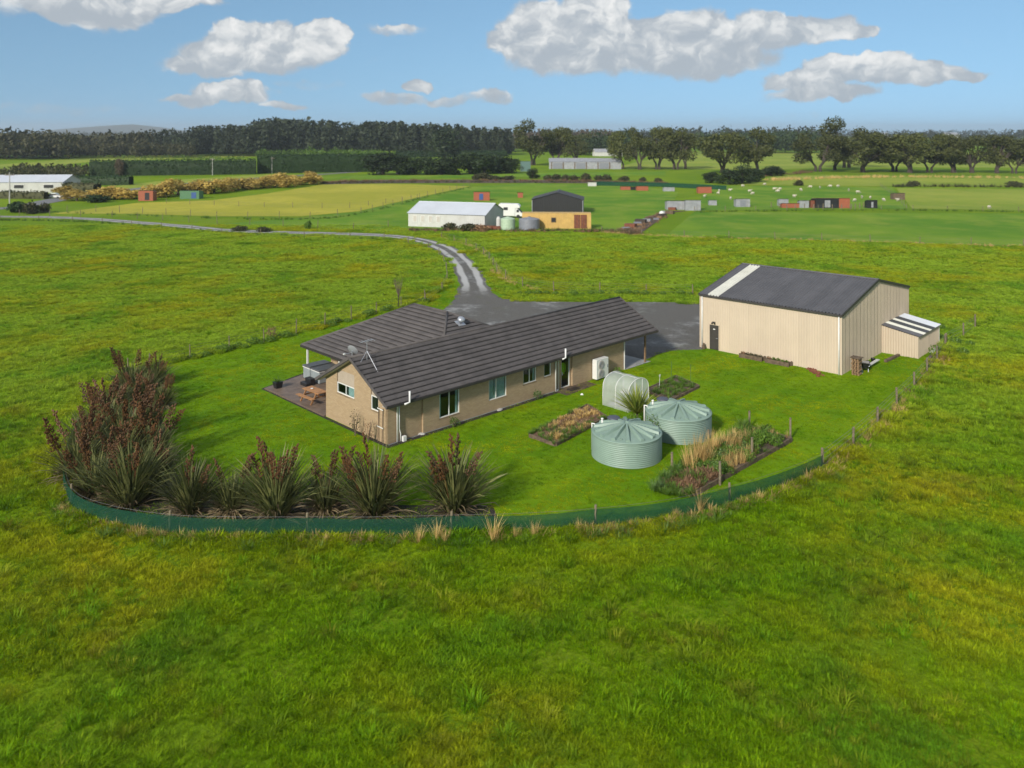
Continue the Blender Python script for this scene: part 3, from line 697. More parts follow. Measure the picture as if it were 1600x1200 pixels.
cap((HB, RV, RZ + .03), (AU, AV0, AZ + .02)); cap((2 * AU - HB, RV, RZ + .03), (AU, AV0, AZ + .02))
cap((AE, BV, EZ + .03), (AU, AV1, AZ + .02)); cap((2 * AU - AE, BV, EZ + .03), (AU, AV1, AZ + .02))
def eave(a, b, name='gutter'):
    MB().bar(Vector(a) + Vector((0, 0, -.02)), Vector(b) + Vector((0, 0, -.02)), .09, .12).build(name, M['fascia'], roof_o)
eave((U0, EV - .05, EZ - .03), (U1, EV - .05, EZ - .03)); eave((AE - .05, 7.6, EZ - .03), (AE - .05, BV, EZ - .03))
eave((AE, BV + .05, EZ - .03), (2 * AU - AE, BV + .05, EZ - .03))
for u, mm in ((U0 - .03, M['tile']), (U1 + .03, M['tile'])):   # barge boards
    for v0, v1 in ((EV - .06, RV), (2 * RV - EV + .06, RV)):
        MB().bar((u, v0, EZ - .05), (u, v1, RZ - .02 + .03), .05, .17).build('barge_board', mm, roof_o)
MB().box(U0 + .03, U1 - .03, EV + .02, .0, EZ - .10, EZ - .075).build('soffit', M['soffit'], roof_o)
for v0, v1 in ((EV, RV), (2 * RV - EV, RV)):
    MB().bar((U0 / 2, v0, EZ - .135), (U0 / 2, v1, RZ - .115), .36, .02).build('soffit', M['soffit'], roof_o)
MB().box(AE + .03, 4.9, 7.0, BV - .1, EZ - .13, EZ - .10).build('soffit', M['soffit'], roof_o)
MB().box(24.5, 24.62, -.1, .02, 0, 2.42).build('veranda_post', M['timber'], house)
MB().box(24.5, 24.62, 6.5, 6.62, 0, 2.42).build('veranda_post', M['timber'], house)
for v in (14.7, 10.4): MB().box(AE + .25, AE + .37, v, v + .12, 0, 2.35).build('veranda_post', M['white'], house)
MB().box(21.77, 21.83, -.19, -.13, 0, 2.45).build('corner_trim', M['white'], house)
# downpipes, vents
def downpipe(pts, r=.06): MB().tube(pts, r, 8).build('downpipe', M['white'], house, smooth=True)
downpipe([(.62, -.11, .05), (.62, -.11, 2.1), (.62, -.42, 2.3)]); downpipe([(.82, -.14, .05), (.82, -.14, .5), (.74, -.12, .8), (.74, -.12, 2.2)], .035)
downpipe([(.75, EV - .12, 2.32), (1.12, EV - .12, 2.36), (1.12, EV - .12, 3.0)])
downpipe([(14.05, -.22, .05), (14.05, -.22, 2.2), (14.05, -.45, 2.33)]); downpipe([(14.42, -.12, .05), (14.42, -.12, 2.2), (14.42, -.42, 2.33)]); downpipe([(14.05, -.22, .08), (14.42, -.12, .08)])
downpipe([(14.3, EV - .12, 2.32), (14.62, EV - .12, 2.36), (14.62, EV - .12, 3.0)])
MB().box(.9, 1.15, -.3, -.1, 0, .32).build('drain_box', M['white'], house, bevel=.02)
vu, vv = 9.05, 4.15
rv_ = MB().box(-.3, .3, -.3, .3, 0, .03).mesh('flash')
vent = empty('roof_vent', (vu, vv, zB(vu, vv) + .05), 0, house); vent.rotation_euler = (math.atan(SB), 0, 0)
link('flashing', rv_, M['zinc'], vent)
MB().lathe([(.12, 0), (.12, .22), (.25, .22), (.27, .30), (.24, .40), (.15, .46), (.02, .48)], 20, capb=True, capt=True).build('cowl', M['zinc'], vent, smooth=True)
MB().box(-.03, 14.0, WT - .012, WT + .0, 0, .07).build('footing', M['concrete'], house)
# fixtures standing on or hung from the house
dish = tag(empty('satellite_dish', HL(-.15, 3.45, 4.5), HA), 'small grey satellite dish on the front gable peak', 'satellite dish')
dm = MB(); n = 16
dm.lathe([(.01, 0), (.15, .015), (.28, .05), (.36, .09)], 20); dd_ = dm.build('reflector', M['iron'], dish, smooth=True, loc=(0, 0, .3)); dd_.rotation_euler = (R(60), 0, R(110))
MB().tube([(0, 0, -.2), (0, 0, .3)], .025, 6).build('mast', M['zinc'], dish); MB().tube([(0, 0, .2), (-.45, .1, .18)], .015, 6).build('feed_arm', M['zinc'], dish); MB().box(-.55, -.43, .06, .14, .14, .22).build('receiver', M['white'], dish)
ant = tag(empty('television_antenna', HL(.55, 2.9, zM(0, 2.9)), HA), 'thin television antenna on a tripod behind the gable peak', 'antenna')
MB().tube([(0, 0, 0), (0, 0, 1.2)], .02, 6).build('mast', M['zinc'], ant)
for dx, dy in ((.1, -1.0), (-.55, -.1), (.5, .2)): MB().tube([(0, 0, .55), (dx, dy, SL * dy)], .014, 6).build('leg', M['zinc'], ant)
MB().tube([(-.5, 0, 1.15), (.5, .1, 1.15)], .016, 6).build('boom', M['zinc'], ant)
for k in range(5): MB().tube([(-.45 + .22 * k, -.25, 1.15), (-.45 + .22 * k, .25, 1.17)], .01, 5).build('element', M['zinc'], ant)
hp_ = tag(empty('heat_pump_unit', HL(18.0, WT - .48, 0), HA), 'white outdoor heat pump unit with two fans against the brick wall', 'heat pump')
MB().box(0, 1.35, 0, .42, .10, 1.52).build('cabinet', M['white'], hp_, bevel=.025)
for z in (.46, 1.10):
    g = MB().lathe([(.33, 0), (.33, .02), (.31, .03)], 24, capb=True, capt=True).build('fan_grille', M['soffit'], hp_, loc=(.5, -.005, z)); g.rotation_euler = (R(90), 0, 0)
    for k in range(3):
        t_ = MB().lathe([(.09 + .07 * k, 0), (.10 + .07 * k, .012), (.09 + .07 * k, .02)], 20).build('ring', M['grey_plastic'], g, loc=(0, 0, .032))
for x in (.15, 1.1): MB().box(x, x + .1, .0, .4, 0, .10).build('foot', M['black'], hp_)
MB().box(1.2, 1.27, -.012, 0, .8, 1.0).build('badge', M['grey_plastic'], hp_)
jk = MB(); prof = [(.10, 1.62), (.24, 1.55), (.22, 1.2), (.23, .85)]
vs = []
for hw, z in prof:
    for x, d in ((-hw, .02), (-hw * .5, -.05), (hw * .5, -.05), (hw, .02), (hw * .5, .07), (-hw * .5, .07)): vs.append((x, d, z))
jk.add(vs, [(r * 6 + k, r * 6 + (k + 1) % 6, r * 6 + 6 + (k + 1) % 6, r * 6 + 6 + k) for r in range(3) for k in range(6)])
jk.tube([(-.2, .0, 1.52), (-.27, .0, 1.2), (-.25, -.02, .95)], [.07, .06, .05], 6).tube([(.2, .0, 1.52), (.27, .0, 1.2), (.25, -.02, .95)], [.07, .06, .05], 6)
o = jk.build('jacket', M['hivis'], smooth=True, loc=HL(15.45, .42, 0), rz=HA); tag(o, 'fluorescent yellow work jacket hanging inside the glass door', 'jacket')
# patio and what stands on it
PAT = [(-.15, 6.66), (-.15, 14.55), (3.6, 15.6), (4.88, 15.6), (4.88, 6.66)]
mb = MB().prism([tuple(HL(*q)) for q in PAT], -.02, .07); tag(mb.build('patio', M['paver']), kind='structure')
for k in range(9):                              # joints between the slabs are real gaps: raised slabs on the bed
    for j in range(6):
        v0, u0 = 6.72 + k * .86, -.10 + j * .82
        if v0 + .84 > 14.5: continue
        MB().box(u0, u0 + .81, v0, v0 + .85, .071, .088).build('paver', M['paver'], bpy.data.objects['patio'])
for ch in bpy.data.objects['patio'].children: ch.location = HO; ch.rotation_euler = (0, 0, HA)
edge = [HL(-.3, 0), HL(-.3, 14.7), HL(3.7, 16.0), HL(4.9, 16.0), HL(4.9, 15.6), HL(3.6, 15.62), HL(-.16, 14.56), HL(-.02, 0)]
sheet('mulch_strip', edge, .022, M['mulch']); sheet('mulch_strip', [HL(-.3, -.45), HL(14.0, -.5), HL(14.0, -.1), HL(0, .02), HL(-.3, .02)], .026, M['mulch'])
sheet('doorstep_paving', [HL(14.0, -1.3), HL(17.4, -1.1), HL(17.4, -.1), HL(14.0, .02)], .03, M['dirt'])
sheet('carport_paving', [HL(21.8, -.3), HL(25.0, -.3), HL(25.0, 6.5), HL(21.8, 6.5)], .034, M['concrete'])
o = MB().box(0, .95, 0, .55, 0, .025).build('doormat', M['black'], loc=HL(14.95, -.95, .032), rz=HA, bevel=.01); tag(o, 'black rubber doormat outside the glass door', 'doormat')
pt = tag(empty('picnic_table', HL(.95, 9.6, .088), HA + R(3)), 'wooden picnic table with attached benches on the patio', 'table')
for k in range(5): MB().box(-.38 + k * .153, -.38 + k * .153 + .143, -.95, .95, .70, .74).build('top_plank', M['table'], pt)
for s in (-1, 1):
    for k in range(2): MB().box(s * .72 - .145 + k * .15, s * .72 - .005 + k * .15, -.95, .95, .42, .455).build('bench_plank', M['table'], pt)
for y in (-.6, .6):
    for s in (-1, 1): MB().bar((s * .25, y, .70), (s * .72, y, .0), .045, .10).build('leg', M['table'], pt)
    MB().box(-.82, .82, y + .03, y + .075, .33, .415).build('cross_beam', M['table'], pt); MB().box(-.36, .36, y + .03, y + .075, .62, .698).build('top_beam', M['table'], pt)
o = MB().lathe([(.07, 0), (.10, .03), (.10, .045), (.08, .02)], 12, capb=True).build('dish', M['white'], loc=HL(.9, 9.9, .83), smooth=True); tag(o, 'small white dish lying on the picnic table', 'dish')
tub = tag(empty('hot_tub', HL(3.05, 12.55, .088), HA), 'square grey hot tub with folded dark cover under the veranda', 'hot tub')
MB().box(0, 1.75, 0, 2.25, 0, .80).build('cabinet', M['spa'], tub, bevel=.06); MB().box(-.03, 1.78, -.03, 2.28, .80, .86).build('rim', M['white'], tub, bevel=.02)
for y0, y1 in ((-.04, 1.11), (1.14, 2.29)): MB().box(-.05, 1.80, y0, y1, .86, .97).build('cover_half', M['spacover'], tub, bevel=.035)
MB().tube([(-.08, 1.1, .3), (-.10, 1.1, 1.02), (1.8, 1.12, 1.02)], .02, 6).build('cover_lifter', M['black'], tub)
st = tag(empty('spa_steps', HL(2.05, 12.6, .088), HA), 'black plastic two-tread steps in front of the hot tub', 'steps')
MB().box(0, .36, 0, .85, 0, .22).build('tread', M['black'], st, bevel=.02); MB().box(.36, .74, .05, .8, 0, .46).build('tread', M['black'], st, bevel=.02)
def blades(n, h, spread, w, seed, droop=.5, base=.1, segs=4, up=.3):
    g = np.random.default_rng(seed); V = []; Q = []
    for i in range(n):
        a = g.uniform(0, 6.283); d = np.array([math.cos(a), math.sin(a), 0]); s = np.array([-d[1], d[0], 0])
        L = h * g.uniform(.6, 1.12); tilt = up + (g.uniform() ** .8) * spread; b = np.array([*(d[:2] * base * g.uniform()), 0]); p = b.copy(); ww = w * g.uniform(.7, 1.2); k = len(V)
        tw = g.normal(0, .5)
        for j in range(segs + 1):
            t = j / segs; wd = ww * (1 - t) ** .45 * (.75 + .5 * min(t * 3, 1)) / 2 if j < segs else .002
            sd_ = s * math.cos(tw * t) + np.array([0, 0, 1]) * math.sin(tw * t)
            V += [p - sd_ * wd, p + sd_ * wd]
            an = tilt + droop * t * t * g.uniform(.6, 1.6)
            p = p + (d * math.sin(an) + np.array([0, 0, 1]) * math.cos(an)) * L / segs
        Q += [(k + 2 * j, k + 2 * j + 1, k + 2 * j + 3, k + 2 * j + 2) for j in range(segs)]
    return npmesh('foliage', V, Q)
def leafball(n, rx, rz, size, seed, cz=None):
    g = np.random.default_rng(seed); d = g.normal(size=(n, 3)); d /= np.linalg.norm(d, axis=1)[:, None]
    r = g.uniform(.35, 1, n)[:, None] ** .5; lump_ = 1 + .25 * np.sin(d[:, :1] * 5 + seed) * np.cos(d[:, 1:2] * 4 + d[:, 2:] * 3)
    c = d * r * lump_ * np.array([rx, rx, rz]); c[:, 2] += rz if cz is None else cz; c[:, 2] = np.maximum(c[:, 2], .02)
    return cards(c, d, size, g)
def cards(c, nrm, size, g, jitter=.9):
    n = len(c); nn = nrm + g.normal(size=(n, 3)) * jitter; nn /= np.linalg.norm(nn, axis=1)[:, None]
    t = np.cross(nn, g.normal(size=(n, 3))); t /= np.linalg.norm(t, axis=1)[:, None] + 1e-9; b = np.cross(nn, t)
    s = (size * g.uniform(.5, 1.4, n))[:, None]
    q = g.uniform(.6, 1.25, (n, 4, 1)); o_ = np.stack([-t, -b * .6, t, b * .6], 1) * s[:, None] * q * .7
    V = (c[:, None] + o_).reshape(-1, 3); return npmesh('foliage', V, np.arange(4 * n).reshape(n, 4))
pot = tag(empty('plant_pot', HL(.55, 13.9, .088), HA), 'black square planter with a small leafy plant at the patio corner', 'plant pot')
MB().add([(-.2, -.2, 0), (.2, -.2, 0), (.2, .2, 0), (-.2, .2, 0), (-.27, -.27, .42), (.27, -.27, .42), (.27, .27, .42), (-.27, .27, .42)], [(3, 2, 1, 0), (0, 1, 5, 4), (1, 2, 6, 5), (2, 3, 7, 6), (3, 0, 4, 7), (4, 5, 6, 7)]).build('pot', M['black'], pot)
link('foliage', blades(40, .5, .9, .05, 4), M['weeds'], pot, loc=(0, 0, .4))
tr = tag(empty('trellis', HL(-.12, .38, 0), HA), 'narrow garden trellis of dark poles and pale rungs on the gable', 'trellis')
for y in (0, .42): MB().tube([(0, y, 0), (.06, y, 2.0)], .025, 6).build('pole', M['oldwood'], tr)
for z in (.9, 1.95): MB().bar((.0, -.1, z), (.03, .52, z), .03, .05).build('rung', M['white'], tr)
def shrub(loc, label, cat='shrub', rx=.4, rz=.4, n=200, size=.07, m='weeds', seed=1, stems=5, group=None):
    s = tag(empty('shrub', loc, rnd.uniform(0, 6)), label, cat, group)
    mb = MB()
    g = random.Random(seed)
    for k in range(stems):
        a = g.uniform(0, 6.28); mb.tube([(0, 0, 0), (math.cos(a) * rx * .4, math.sin(a) * rx * .4, rz), (math.cos(a) * rx * .7, math.sin(a) * rx * .7, rz * 1.7)], [.02, .014, .006], 5)
    mb.build('stems', M['twig'], s); link('foliage', leafball(n, rx, rz, size, seed), M[m], s); return s
shrub(HL(-.55, 2.5), 'thin leggy shrub against the brick gable under the wide window', rx=.35, rz=.8, n=90, size=.08, m='bush', seed=3, stems=7)
shrub(HL(-.6, 1.1), 'reddish leggy shrub below the narrow gable window', rx=.4, rz=.75, n=110, size=.08, m='dead_stem', seed=5, stems=8)
shrub(HL(4.6, -.5), 'small round green shrub under the first long-wall window', rx=.36, rz=.32, n=260, seed=6)
shrub(HL(12.0, -.45), 'small dark green shrub near the back door downpipes', rx=.3, rz=.35, n=220, m='bluegreen', seed=7)
shrub(HL(20.5, -.5), 'low green shrub between the heat pump and house corner', rx=.35, rz=.25, n=200, seed=8)
for k, (q, lb) in enumerate((((658, 679), 'pale stone lying at the wall near the corner downpipe'), ((781, 641), 'pale flat stone at the foot of the long brick wall'))):
    s = leafball(4, .1, .1, .1, k); o = MB().lathe([(.02, 0), (.26, .03), (.24, .10), (.10, .14), (.01, .15)], 9, capb=True).build('stone', M['stonechip'], loc=P(*q), rz=k, smooth=False); o.scale = (1, .6, .8); tag(o, lb, 'stone')
# ------------------------------------------------------------------ big cream shed (U along the gable wall, V along the door wall)
SA = R(47.3); SO = Vector((24.52, 60.95, 0))
shed = tag(empty('farm_shed', SO, SA), 'large cream steel-clad shed with dark grey gable roof and pale skylight strip', 'shed')
def SLc(u, v, z=0): return SO + Vector((u * math.cos(SA) - v * math.sin(SA), u * math.sin(SA) + v * math.cos(SA), z))
SW, SLN, SE, SR = 15.3, 11.75, 4.45, 6.02; SP = (SR - SE) / (SW / 2)
def ribbed(x0, x1, top, bot, place, pitch=.2, depth=.045):
    """sheet steel with trapezoid ribs; bot(x) and top(x) give its ends"""
    xs = []; x = x0; k = 0
    pat = ((0, 0), (.55, 0), (.65, 1), (.85, 1), (.95, 0))
    while x < x1 - 1e-6:
        for f_, h in pat:
            if x + f_ * pitch < x1: xs.append((x + f_ * pitch, h))
        x += pitch
    xs.append((x1, 0)); V = []
    for x, h in xs: V += [place(x, h * depth, bot(x)), place(x, h * depth, top(x))]
    return npmesh('cladding', V, [(2 * i, 2 * i + 2, 2 * i + 3, 2 * i + 1) for i in range(len(xs) - 1)])
DV0, DV1 = 10.02, 10.92                         # door
def sheets(a, b, w=.8): n = max(1, round((b - a) / w)); return [(a + (b - a) * k / n, a + (b - a) * (k + 1) / n) for k in range(n)]
for a, b in sheets(0, DV0 - .03) + [(DV0 - .03, DV1 + .03)] + sheets(DV1 + .03, SLN): link('cladding_sheet', ribbed(a, b, lambda v: SE, (lambda v: 2.12) if abs(a - DV0 + .03) < 1e-6 else (lambda v: 0), lambda v, d, z: (-d, v, z)), M['cream'], shed)
gp = lambda u: min(SE + SP * u, SE + SP * (SW - u))
for a, b in sheets(0, SW / 2) + sheets(SW / 2, SW): link('cladding_sheet', ribbed(a, b, gp, lambda u: 0, lambda u, d, z: (u, -d, z)), M['cream'], shed)
link('cladding', ribbed(0, SW, gp, lambda u: 0, lambda u, d, z: (u, SLN + d, z)), M['cream'], shed)
link('cladding', ribbed(0, SLN, lambda v: SE, lambda v: 0, lambda v, d, z: (SW + d, v, z)), M['cream'], shed)
MB().box(.05, SW - .05, .05, SLN - .05, .03, .06).build('floor_slab', M['concrete'], shed)
for s, (ue, ur) in enumerate(((-.12, SW / 2), (SW + .12, SW / 2))):
    ze = SE - SP * .12 + .06
    pl = lambda v, d, t, ue=ue, ur=ur, ze=ze: (ue + (ur - ue) * t, v, ze + (SR + .06 - ze) * t + d)
    strips = [(-.1, 10.02, 'shed_roof'), (10.02, 11.08, 'skylight'), (11.08, SLN + .1, 'shed_roof')] if s == 0 else [(-.1, SLN + .1, 'shed_roof')]
    for v0, v1, mm in strips:
        for a, b in (sheets(v0, v1) if mm != 'skylight' else [(v0, v1)]): link('skylight_strip' if mm == 'skylight' else 'roof_sheet', ribbed(a, b, lambda v: 1, lambda v: 0, pl, .27, .075), M[mm], shed)
MB().tube([(SW / 2, -.12, SR + .09), (SW / 2, SLN + .12, SR + .09)], .09, 6).build('ridge_cap', M['shed_roof'], shed)
for v in (-.10, SLN + .10):
    for ue in (-.14, SW + .14): MB().bar((ue, v, SE + .0), (SW / 2, v, SR + .05), .06, .2).build('barge_flashing', M['dark'], shed)
MB().bar((-.17, -.1, SE - .02), (-.17, SLN + .1, SE - .02), .13, .13).build('gutter', M['dark'], shed)
for v in (.16, SLN - .18): MB().tube([(-.1, v, 0), (-.1, v, SE - .1)], .055, 8).build('downpipe', M['white'], shed, smooth=True)
for u, v in ((-.035, -.035), (-.035, SLN + .0), (SW, -.035)): MB().box(u - .02, u + .08, v - .02, v + .08, 0, SE - .05).build('corner_flashing', M['cream'], shed)
dr = MB().box(-.06, .0, DV0 + .04, DV1 - .04, .04, 2.06).build('door', M['dark'], shed, bevel=.01)
MB().tube([(-.07, DV0 + .12, 1.0), (-.12, DV0 + .12, 1.0), (-.12, DV0 + .26, 1.0)], .018, 6).build('handle', M['zinc'], dr); MB().box(-.066, -.061, 10.38, 10.56, 1.68, 1.76).build('plate', M['white'], dr)
MB().box(-.075, .0, DV0 - .03, DV0 + .035, 0, 2.13).box(-.075, .0, DV1 - .035, DV1 + .03, 0, 2.13).box(-.074, .0, DV0 + .036, DV1 - .036, 2.065, 2.128).build('door_frame', M['cream'], shed)
lm = MB().box(-.12, -.03, 10.38, 10.62, 2.22, 2.34).tube([(-.1, 10.42, 2.3), (-.22, 10.36, 2.2)], [.03, .07], 8).tube([(-.1, 10.58, 2.3), (-.22, 10.64, 2.2)], [.03, .07], 8).build('security_lamp', M['dark'], shed)
# lean-to on its gable wall
lt = tag(empty('lean_to', SLc(8.55, -.04), SA), 'small cream lean-to with striped grey and white roof on the shed gable', 'lean-to')
LX, LY, L1, L2 = 5.6, 2.75, 2.22, 1.74
link('cladding', ribbed(0, LY, lambda q: L1 - (L1 - L2) * q / LY, lambda q: 0, lambda q, d, z: (-d, -q, z), .2), M['cream'], lt)
link('cladding', ribbed(0, LX, lambda q: L2, lambda q: 0, lambda q, d, z: (q, -LY - d, z), .2), M['cream'], lt)
link('cladding', ribbed(0, LY, lambda q: L1 - (L1 - L2) * q / LY, lambda q: 0, lambda q, d, z: (LX + d, -q, z), .2), M['cream'], lt)
q0 = -.12
for wd, mm in ((.95, 'shed_roof'), (.75, 'skylight'), (1.0, 'darkroof'), (.55, 'skylight'), (1.05, 'darkroof'), (1.54, 'whiteroof')):
    pl = lambda x, d, t: (x, .03 - (LY + .2) * t, L1 + .08 - (L1 - L2 + .03) * t + d)
    link('roof_sheet', ribbed(q0, q0 + wd, lambda v: 1, lambda v: 0, pl, .19, .03), M[mm], lt); q0 += wd
MB().box(LX / 2 - .01, LX / 2 + .01, -LY - .045, -LY - .036, .1, L2 - .1).build('door_joint', M['dark'], lt)
MB().box(LX - .02, LX + .05, -LY - .06, -LY + .02, 0, L2).build('corner_flashing', M['white'], lt); MB().box(-.05, .03, -LY - .06, -LY + .02, 0, L2).build('corner_flashing', M['cream'], lt)
for k, (u, v, L_, a, z, lb) in enumerate(((11.0, -3.3, 3.4, 4, .08, 'long dark plank lying nearest the lean-to front'), (11.4, -3.75, 3.6, 7, .06, 'dark plank lying outermost in front of the lean-to'), (11.8, -3.15, 2.4, 2, .2, 'pale batten leaning on planks at the lean-to'))):
    o = MB().box(-L_ / 2, L_ / 2, -.13, .13, 0, .06).build('plank', M['whitewall'] if k == 2 else M['oldwood'], loc=SLc(u, v, z - .06), rz=SA + R(a)); tag(o, lb, 'plank', 'planks by the lean-to')
o = MB().box(0, 2.6, 0, .22, 0, .2).build('sleeper', M['oldwood'], loc=SLc(5.7, -1.35), rz=SA - R(4), bevel=.02); tag(o, 'dark timber sleeper lying beside the lean-to side wall', 'timber')
# planters, firewood, clutter along the walls
def planter(u, v, L_, label, seed, gm):
    t = tag(empty('planter_box', SLc(u, v), SA + R(90)), label, 'planter', 'planter boxes along the shed')
    for y in (0, .42):
        for z in (0, .17): MB().box(0, L_, y, y + .045, z, z + .16).build('board', M['oldwood'], t)
    for x in (.046, L_ - .09): MB().box(x, x + .045, .047, .418, 0, .32).build('end_board', M['oldwood'], t)
    for x in (-.06, L_ / 2, L_ - .03): MB().box(x, x + .09, -.08, -.002, 0, .37).build('stake', M['oldwood'], t)
    MB().box(.1, L_ - .1, .05, .41, .05, .27).build('soil', M['dirt'], t)
    for k in range(5): link('plant', leafball(50, .16, .12, .07, seed + k), M[gm if k < 4 else 'dead_stem'], t, loc=(.25 + k * (L_ - .5) / 4, .22, .25))
planter(-.28, 5.95, 1.95, 'planter box with dry plants, nearer the dark shed door', 20, 'bush'); planter(-.28, 3.75, 1.95, 'planter box with green plant, farther from the shed door', 30, 'weeds')
o = MB().lathe([(.12, 0), (.16, .05), (.14, .3), (.09, .42), (.09, .5)], 12, capb=True, capt=True).build('milk_can', M['oldwood'], loc=SLc(-.4, 11.25), smooth=True); tag(o, 'short brown can standing by the shed door', 'can')
def rubble(name, loc, rx, ry, n, size, m, seed, label, cat):
    g = random.Random(seed); mb = MB()
    for k in range(n):
        x, y = g.gauss(0, rx * .45), g.gauss(0, ry * .45); s = size * g.uniform(.5, 1.3); Mx = Matrix.Translation((x, y, s * .25)) @ Matrix.Rotation(g.uniform(0, 6), 4, 'Z') @ Matrix.Rotation(g.uniform(-.3, .3), 4, 'X')
        mb.box(-s / 2, s / 2, -s * .35, s * .35, -s * .25, s * .22, Mx)
    o = mb.build(name, m, loc=loc); tag(o, label, cat, kind='stuff'); return o
rubble('brick_rubble', SLc(-.45, 2.0), .35, 1.5, 60, .2, M['rust'], 3, 'scattered red brick pieces at the foot of the shed wall', 'bricks')
fw = tag(empty('firewood_stack', SLc(.9, -.75), SA), 'tall narrow stack of split firewood at the shed corner', 'firewood')
lg = MB().tube([(0, 0, 0), (.55, 0, 0)], .085, 7).mesh('log', False)
for r_ in range(8):
    for k in range(3): o = link('log', lg, M['timber'], fw, loc=(-.3 + rnd.uniform(-.04, .04), -.25 + k * .2 + (r_ % 2) * .05, .085 + r_ * .15)); o.rotation_euler = (rnd.uniform(0, 3), 0, rnd.uniform(-.06, .06))
MB().box(-.36, .34, -.4, .36, 1.25, 1.31).build('cover', M['oldwood'], fw)
wb = tag(empty('wheelbarrow', SLc(2.3, -.85), SA + R(20)), 'dark wheelbarrow tipped up beside the firewood', 'wheelbarrow')
MB().add([(-.3, -.25, .25), (.35, -.25, .25), (.35, .25, .25), (-.3, .25, .25), (-.5, -.36, .7), (.5, -.36, .62), (.5, .36, .62), (-.5, .36, .7)], [(3, 2, 1, 0), (0, 1, 5, 4), (1, 2, 6, 5), (2, 3, 7, 6), (3, 0, 4, 7)]).build('tray', M['black'], wb)
w_ = MB().lathe([(.06, -.04), (.19, -.05), (.21, 0), (.19, .05), (.06, .04)], 16).build('wheel', M['black'], wb, loc=(.62, 0, .2)); w_.rotation_euler = (R(90), 0, 0)
for s in (-1, 1): MB().tube([(.62, s * .08, .2), (-.2, s * .28, .3), (-1.0, s * .3, .62)], .02, 6).build('handle', M['zinc'], wb); MB().tube([(-.2, s * .26, .28), (-.35, s * .26, 0)], .018, 6).build('leg', M['zinc'], wb)
ch = tag(empty('folding_frame', SLc(1.45, -1.0), SA + R(10)), 'bent metal folding frame leaning by the firewood stack', 'metal frame')
for x in (0, .3): MB().tube([(x, 0, 0), (x + .1, .25, .9), (x + .25, .3, .95)], .016, 6).build('tube', M['zinc'], ch); MB().tube([(x, .35, 0), (x + .05, .15, .7)], .016, 6).build('tube', M['zinc'], ch)
MB().tube([(0, .1, .35), (.3, .1, .35)], .014, 6).build('rung', M['zinc'], ch)
o = MB().box(0, 2.0, 0, .25, 0, .05).build('plank', M['whitewall'], loc=SLc(2.9, -1.0, .22), rz=SA + R(-3)); o.rotation_euler = (0, R(-3), SA + R(-3)); tag(o, 'pale plank resting on the wheelbarrow by the gable wall', 'plank')
for k, (u, lb) in enumerate(((3.9, 'black bucket nearer the wheelbarrow'), (5.0, 'black bucket nearer the lean-to'))):
    o = MB().lathe([(.13, 0), (.17, .34), (.18, .35), (.15, .33), (.12, .05)], 14, capb=True).build('bucket', M['black'], loc=SLc(u, -.55), smooth=True); tag(o, lb, 'bucket')

